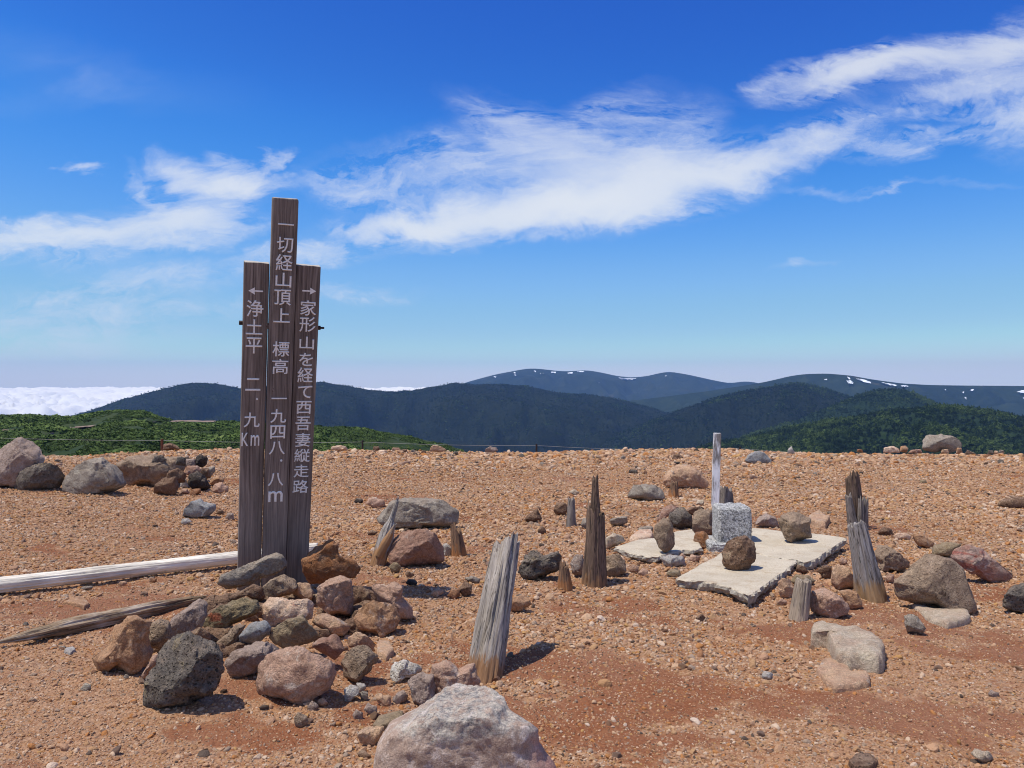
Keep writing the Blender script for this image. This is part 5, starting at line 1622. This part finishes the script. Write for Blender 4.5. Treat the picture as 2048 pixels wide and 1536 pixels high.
w3 = SW / 3
TH = .075
boards = []
for k, (cx, hgt, proud, wd) in enumerate(((-w3, SHh, 0, w3 - .006), (0, 0, .030, w3 - .002), (w3, SHh, 0, w3 - .006))):
    if k == 1:
        # height of the taller middle board from where its top shows
        best = None
        for h in np.linspace(1.9, 2.6, 400):
            p = S0 + Rs @ Vector((cx, -proud, h))
            py = 768 - F * (p.z - CH) / p.y
            if best is None or abs(py - 396) < best[0]:
                best = (abs(py - 396), h)
        hgt = best[1]
    me = box_mesh('board', wd, TH, hgt + .25, BM[k], .011 if k == 1 else .005, -.25, 2, .0012)
    me.materials.append(m_grain)
    o = link('board', me, sign, (cx, TH / 2 - proud, 0))
    for p_ in me.polygons:
        if p_.normal.z > .9:
            p_.material_index = 1
    boards.append((o, cx, proud, hgt))


def ray_on_front(px, py, proud):
    """board coordinates of a pixel on the front face"""
    o = Vector((0, 0, CH))
    d = Vector(((px - 1024) / F, 1, -(py - 768) / F))
    nrm = Rs @ Vector((0, 1, 0))
    P0 = S0 + Rs @ Vector((0, -proud, 0))
    t = (P0 - o).dot(nrm) / d.dot(nrm)
    q = Rs.transposed() @ (o + d * t - S0)
    return q.x, q.z, t


def glyph_mesh(ch, weight=.013):
    c = bpy.data.curves.new('glyph', 'FONT')
    c.body = ch
    c.offset = weight - .024
    c.extrude = 0
    c.bevel_depth = .024
    c.bevel_resolution = 0
    c.resolution_u = 4
    o = bpy.data.objects.new('glyph', c)
    COL.objects.link(o)
    bpy.context.view_layer.update()
    dg = bpy.context.evaluated_depsgraph_get()
    m = o.evaluated_get(dg).to_mesh()
    v = np.array([q.co[:] for q in m.vertices])
    f = [tuple(p_.vertices) for p_ in m.polygons]
    o.evaluated_get(dg).to_mesh_clear()
    bpy.data.objects.remove(o)
    bpy.data.curves.remove(c)
    return v, f


def put_glyph(ch, px, py, wpx, hpx, board, parts):
    ob, cx, proud, hgt = board
    x, z, t = ray_on_front(px, py, proud)
    if ch in '→←':
        # shaft and a solid barbed head
        sgn = 1 if ch == '→' else -1
        w, h = wpx * t / F, hpx * t / F
        th_ = h * .2
        out = [(-w / 2, -th_ / 2), (w * .08, -th_ / 2), (w * .05, -h / 2), (w / 2, 0), (w * .05, h / 2), (w * .08, th_ / 2), (-w / 2, th_ / 2)]
        v = [(sgn * a, bb, e) for e in (0, .002) for a, bb in out]
        f = [tuple(range(7, 14)), ] + [(i, (i + 1) % 7, 7 + (i + 1) % 7, 7 + i) for i in range(7)]
        v = np.array(v)
    else:
        v, f = glyph_mesh(ch)
        mn, mx = v.min(0), v.max(0)
        c = (mn + mx) / 2
        v = v - [c[0], c[1], 0]
        ext = mx - mn
        sx = wpx * t / F / ext[0]
        sy = hpx * t / F / ext[1]
        v = v * [sx, sy, 1]
        v[:, 2] = (v[:, 2] - v[:, 2].min()) / max(np.ptp(v[:, 2]), 1e-6) * .009 - .0045
    # local: x right, z up, front towards -y
    q = np.stack([v[:, 0] + x - cx, np.full(len(v), -TH / 2) - v[:, 2] + .0003, v[:, 1] + z], 1)
    parts.append((q, f))


TEXT = [
    (0, [('←', 511.5, 582, 28, 15), ('浄', 510, 617, 33, 34), ('土', 508.5, 654, 32, 31), ('平', 508, 691, 32, 33), ('二', 506, 769, 29, 26), ('・', 514, 798, 4.5, 5), ('九', 503.5, 840, 31, 31), ('K', 490, 879, 13, 28), ('m', 510, 881, 17, 23)]),
    (1, [('一', 572, 449, 31, 3.2), ('切', 570, 490, 32, 31), ('経', 568.5, 525, 33, 33), ('山', 567, 560, 31, 29), ('頂', 565.5, 595, 33, 32), ('上', 563.5, 631, 32, 29), ('標', 562, 698, 33, 31), ('高', 560.5, 733, 31, 31), ('一', 558.5, 797, 30, 3),
         ('九', 556.5, 832, 31, 29), ('四', 555.5, 864, 29, 28), ('八', 554, 896, 31, 28), ('・', 562.5, 921, 4.5, 5), ('八', 551.5, 959, 30, 28), ('m', 551, 993, 28, 23)]),
    (2, [('→', 618.5, 582, 27, 14), ('家', 616.5, 616, 32, 31), ('形', 615, 649, 32, 31), ('山', 613.5, 686, 29, 26), ('を', 612, 719, 28, 27), ('経', 610.5, 750, 31, 31), ('て', 610, 784, 28, 26), ('西', 607.5, 815, 30, 27), ('吾', 606, 847, 30, 29),
         ('妻', 605.5, 880, 30, 29), ('縦', 604, 911, 31, 28), ('走', 602.5, 942, 30, 27), ('路', 601, 973, 31, 28)]),
]
for k, items in TEXT:
    parts = []
    for it in items:
        put_glyph(*it, boards[k], parts)
    V, Fc, n = [], [], 0
    for v, f in parts:
        V.append(v)
        Fc += [tuple(i + n for i in q) for q in f]
        n += len(v)
    link('lettering', mesh_np('lettering', np.concatenate(V), Fc, m_let, False), boards[k][0])


def cyl(p0, p1, r, mat, name, parent, n=12):
    p0, p1 = Vector(p0), Vector(p1)
    q = Vector((0, 0, 1)).rotation_difference((p1 - p0).normalized())
    v, f = [], []
    for k, p in enumerate((p0, p1)):
        for i in range(n):
            a = 2 * math.pi * i / n
            v.append(p + q @ Vector((math.cos(a) * r, math.sin(a) * r, 0)))
    f = [(i, (i + 1) % n, n + (i + 1) % n, n + i) for i in range(n)] + [tuple(range(n))[::-1], tuple(range(n, 2 * n))]
    return link(name, mesh_np(name, v, f, mat, False), parent)


_, zb, _ = ray_on_front(640, 658, 0)
_, za, _ = ray_on_front(484, 648, 0)
hw_ = SW / 2
bl = cyl((-hw_ - .016, TH / 2, za), (-hw_ + .01, TH / 2, za), .012, m_iron, 'nut', sign, 6)
cyl((hw_ - .01, TH / 2, zb), (hw_ + .014, TH / 2, zb), .012, m_iron, 'nut', sign, 6)
cyl((hw_ + .01, TH / 2, zb), (hw_ + .034, TH / 2, zb), .006, m_iron, 'bolt', sign, 8)
# knots in the boards
for (k, px, py, r) in ((0, 536, 652, .011), (1, 549, 590, .010), (1, 546, 780, .008)):
    x, z, _ = ray_on_front(px, py, boards[k][2])
    n = 16
    v = [(x - boards[k][1], -TH / 2 - .0025, z)]
    for rr, dp in ((.5, .0012), (1.0, -.0005)):
        for i in range(n):
            a = 2 * math.pi * i / n
            v.append((x - boards[k][1] + math.cos(a) * r * rr * (1 + .15 * math.sin(3 * a)), -TH / 2 - dp, z + math.sin(a) * r * rr * 1.5))
    f = [(0, 1 + i, 1 + (i + 1) % n) for i in range(n)] + [(1 + i, 1 + n + i, 1 + n + (i + 1) % n, 1 + (i + 1) % n) for i in range(n)]
    link('knot', mesh_np('knot', v, f, m_gap), boards[k][0])

# ------------------------------------------------------------------ wire fence beyond the edge
fd = 16.3
FP = [(-560, 862, 'x'), (-110, 869, 'x'), (324, 878, 'r'), (725, 881, 'd'), (1073, 888, 'd'), (1480, 894, 'd'), (1950, 915, 'd'), (2400, 930, 'd')]
fr = empty('wire_fence', pix(725, 920, fd))
tag(fr, 'low wire fence on thin posts just beyond the summit edge', 'fence')
m_rpost, g, b = material('rusty_post')
b.inputs['Base Color'].default_value = (.16, .06, .035, 1)
m_wire, g, b = material('galvanised_wire')
b.inputs['Base Color'].default_value = (.36, .35, .33, 1)
b.inputs['Metallic'].default_value = .3
b.inputs['Roughness'].default_value = .5
fo = fr.location
tops = []
for (px, py, kd) in FP:
    t_ = pix(px, py, fd)
    gz = float(ground_z(np.array([t_.x]), np.array([fd]))[0]) - .15
    tops.append(t_)
    cyl(Vector((t_.x, fd, gz)) - fo, t_ - fo, .019 if kd == 'd' else .026, m_rpost if kd != 'd' else m_iron, 'fence_post', fr, 10)
for a, c in zip(tops[:-1], tops[1:]):
    pts = []
    for k in range(13):
        f_ = k / 12
        q = a.lerp(c, f_)
        q.z -= .03 + .10 * 4 * f_ * (1 - f_) * (.25 if a.x < -2 else .5)
        pts.append(q - fo)
    v, fc = [], []
    for q in pts:
        for i in range(5):
            an = 2 * math.pi * i / 5
            v.append(q + Vector((0, math.cos(an) * .003, math.sin(an) * .003)))
    for k in range(12):
        for i in range(5):
            fc.append((k * 5 + i, k * 5 + (i + 1) % 5, k * 5 + 5 + (i + 1) % 5, k * 5 + 5 + i))
    link('wire', mesh_np('wire', v, fc, m_wire), fr)

# ------------------------------------------------------------------ haze: the air between here and the mountains
m_hz = bpy.data.materials.new('haze_air')
m_hz.use_nodes = True
nt = m_hz.node_tree
nt.nodes.clear()
out = nt.nodes.new('ShaderNodeOutputMaterial')
pv = nt.nodes.new('ShaderNodeVolumePrincipled')
pv.inputs['Color'].default_value = (.28, .53, 1.0, 1)
pv.inputs['Density'].default_value = 5.6e-5
pv.inputs['Anisotropy'].default_value = 0.0
nt.links.new(pv.outputs[0], out.inputs['Volume'])
HZ = (-9500, 9500, -9500, 9500, -640, 260)
x0, x1, y0, y1, z0, z1 = HZ
v = [(x, y, z) for z in (z0, z1) for x, y in ((x0, y0), (x1, y0), (x1, y1), (x0, y1))]
f = [(3, 2, 1, 0), (4, 5, 6, 7), (0, 1, 5, 4), (1, 2, 6, 5), (2, 3, 7, 6), (3, 0, 4, 7)]
hz = link('haze', mesh_np('haze', v, f, m_hz, False))
tag(hz, kind='stuff')
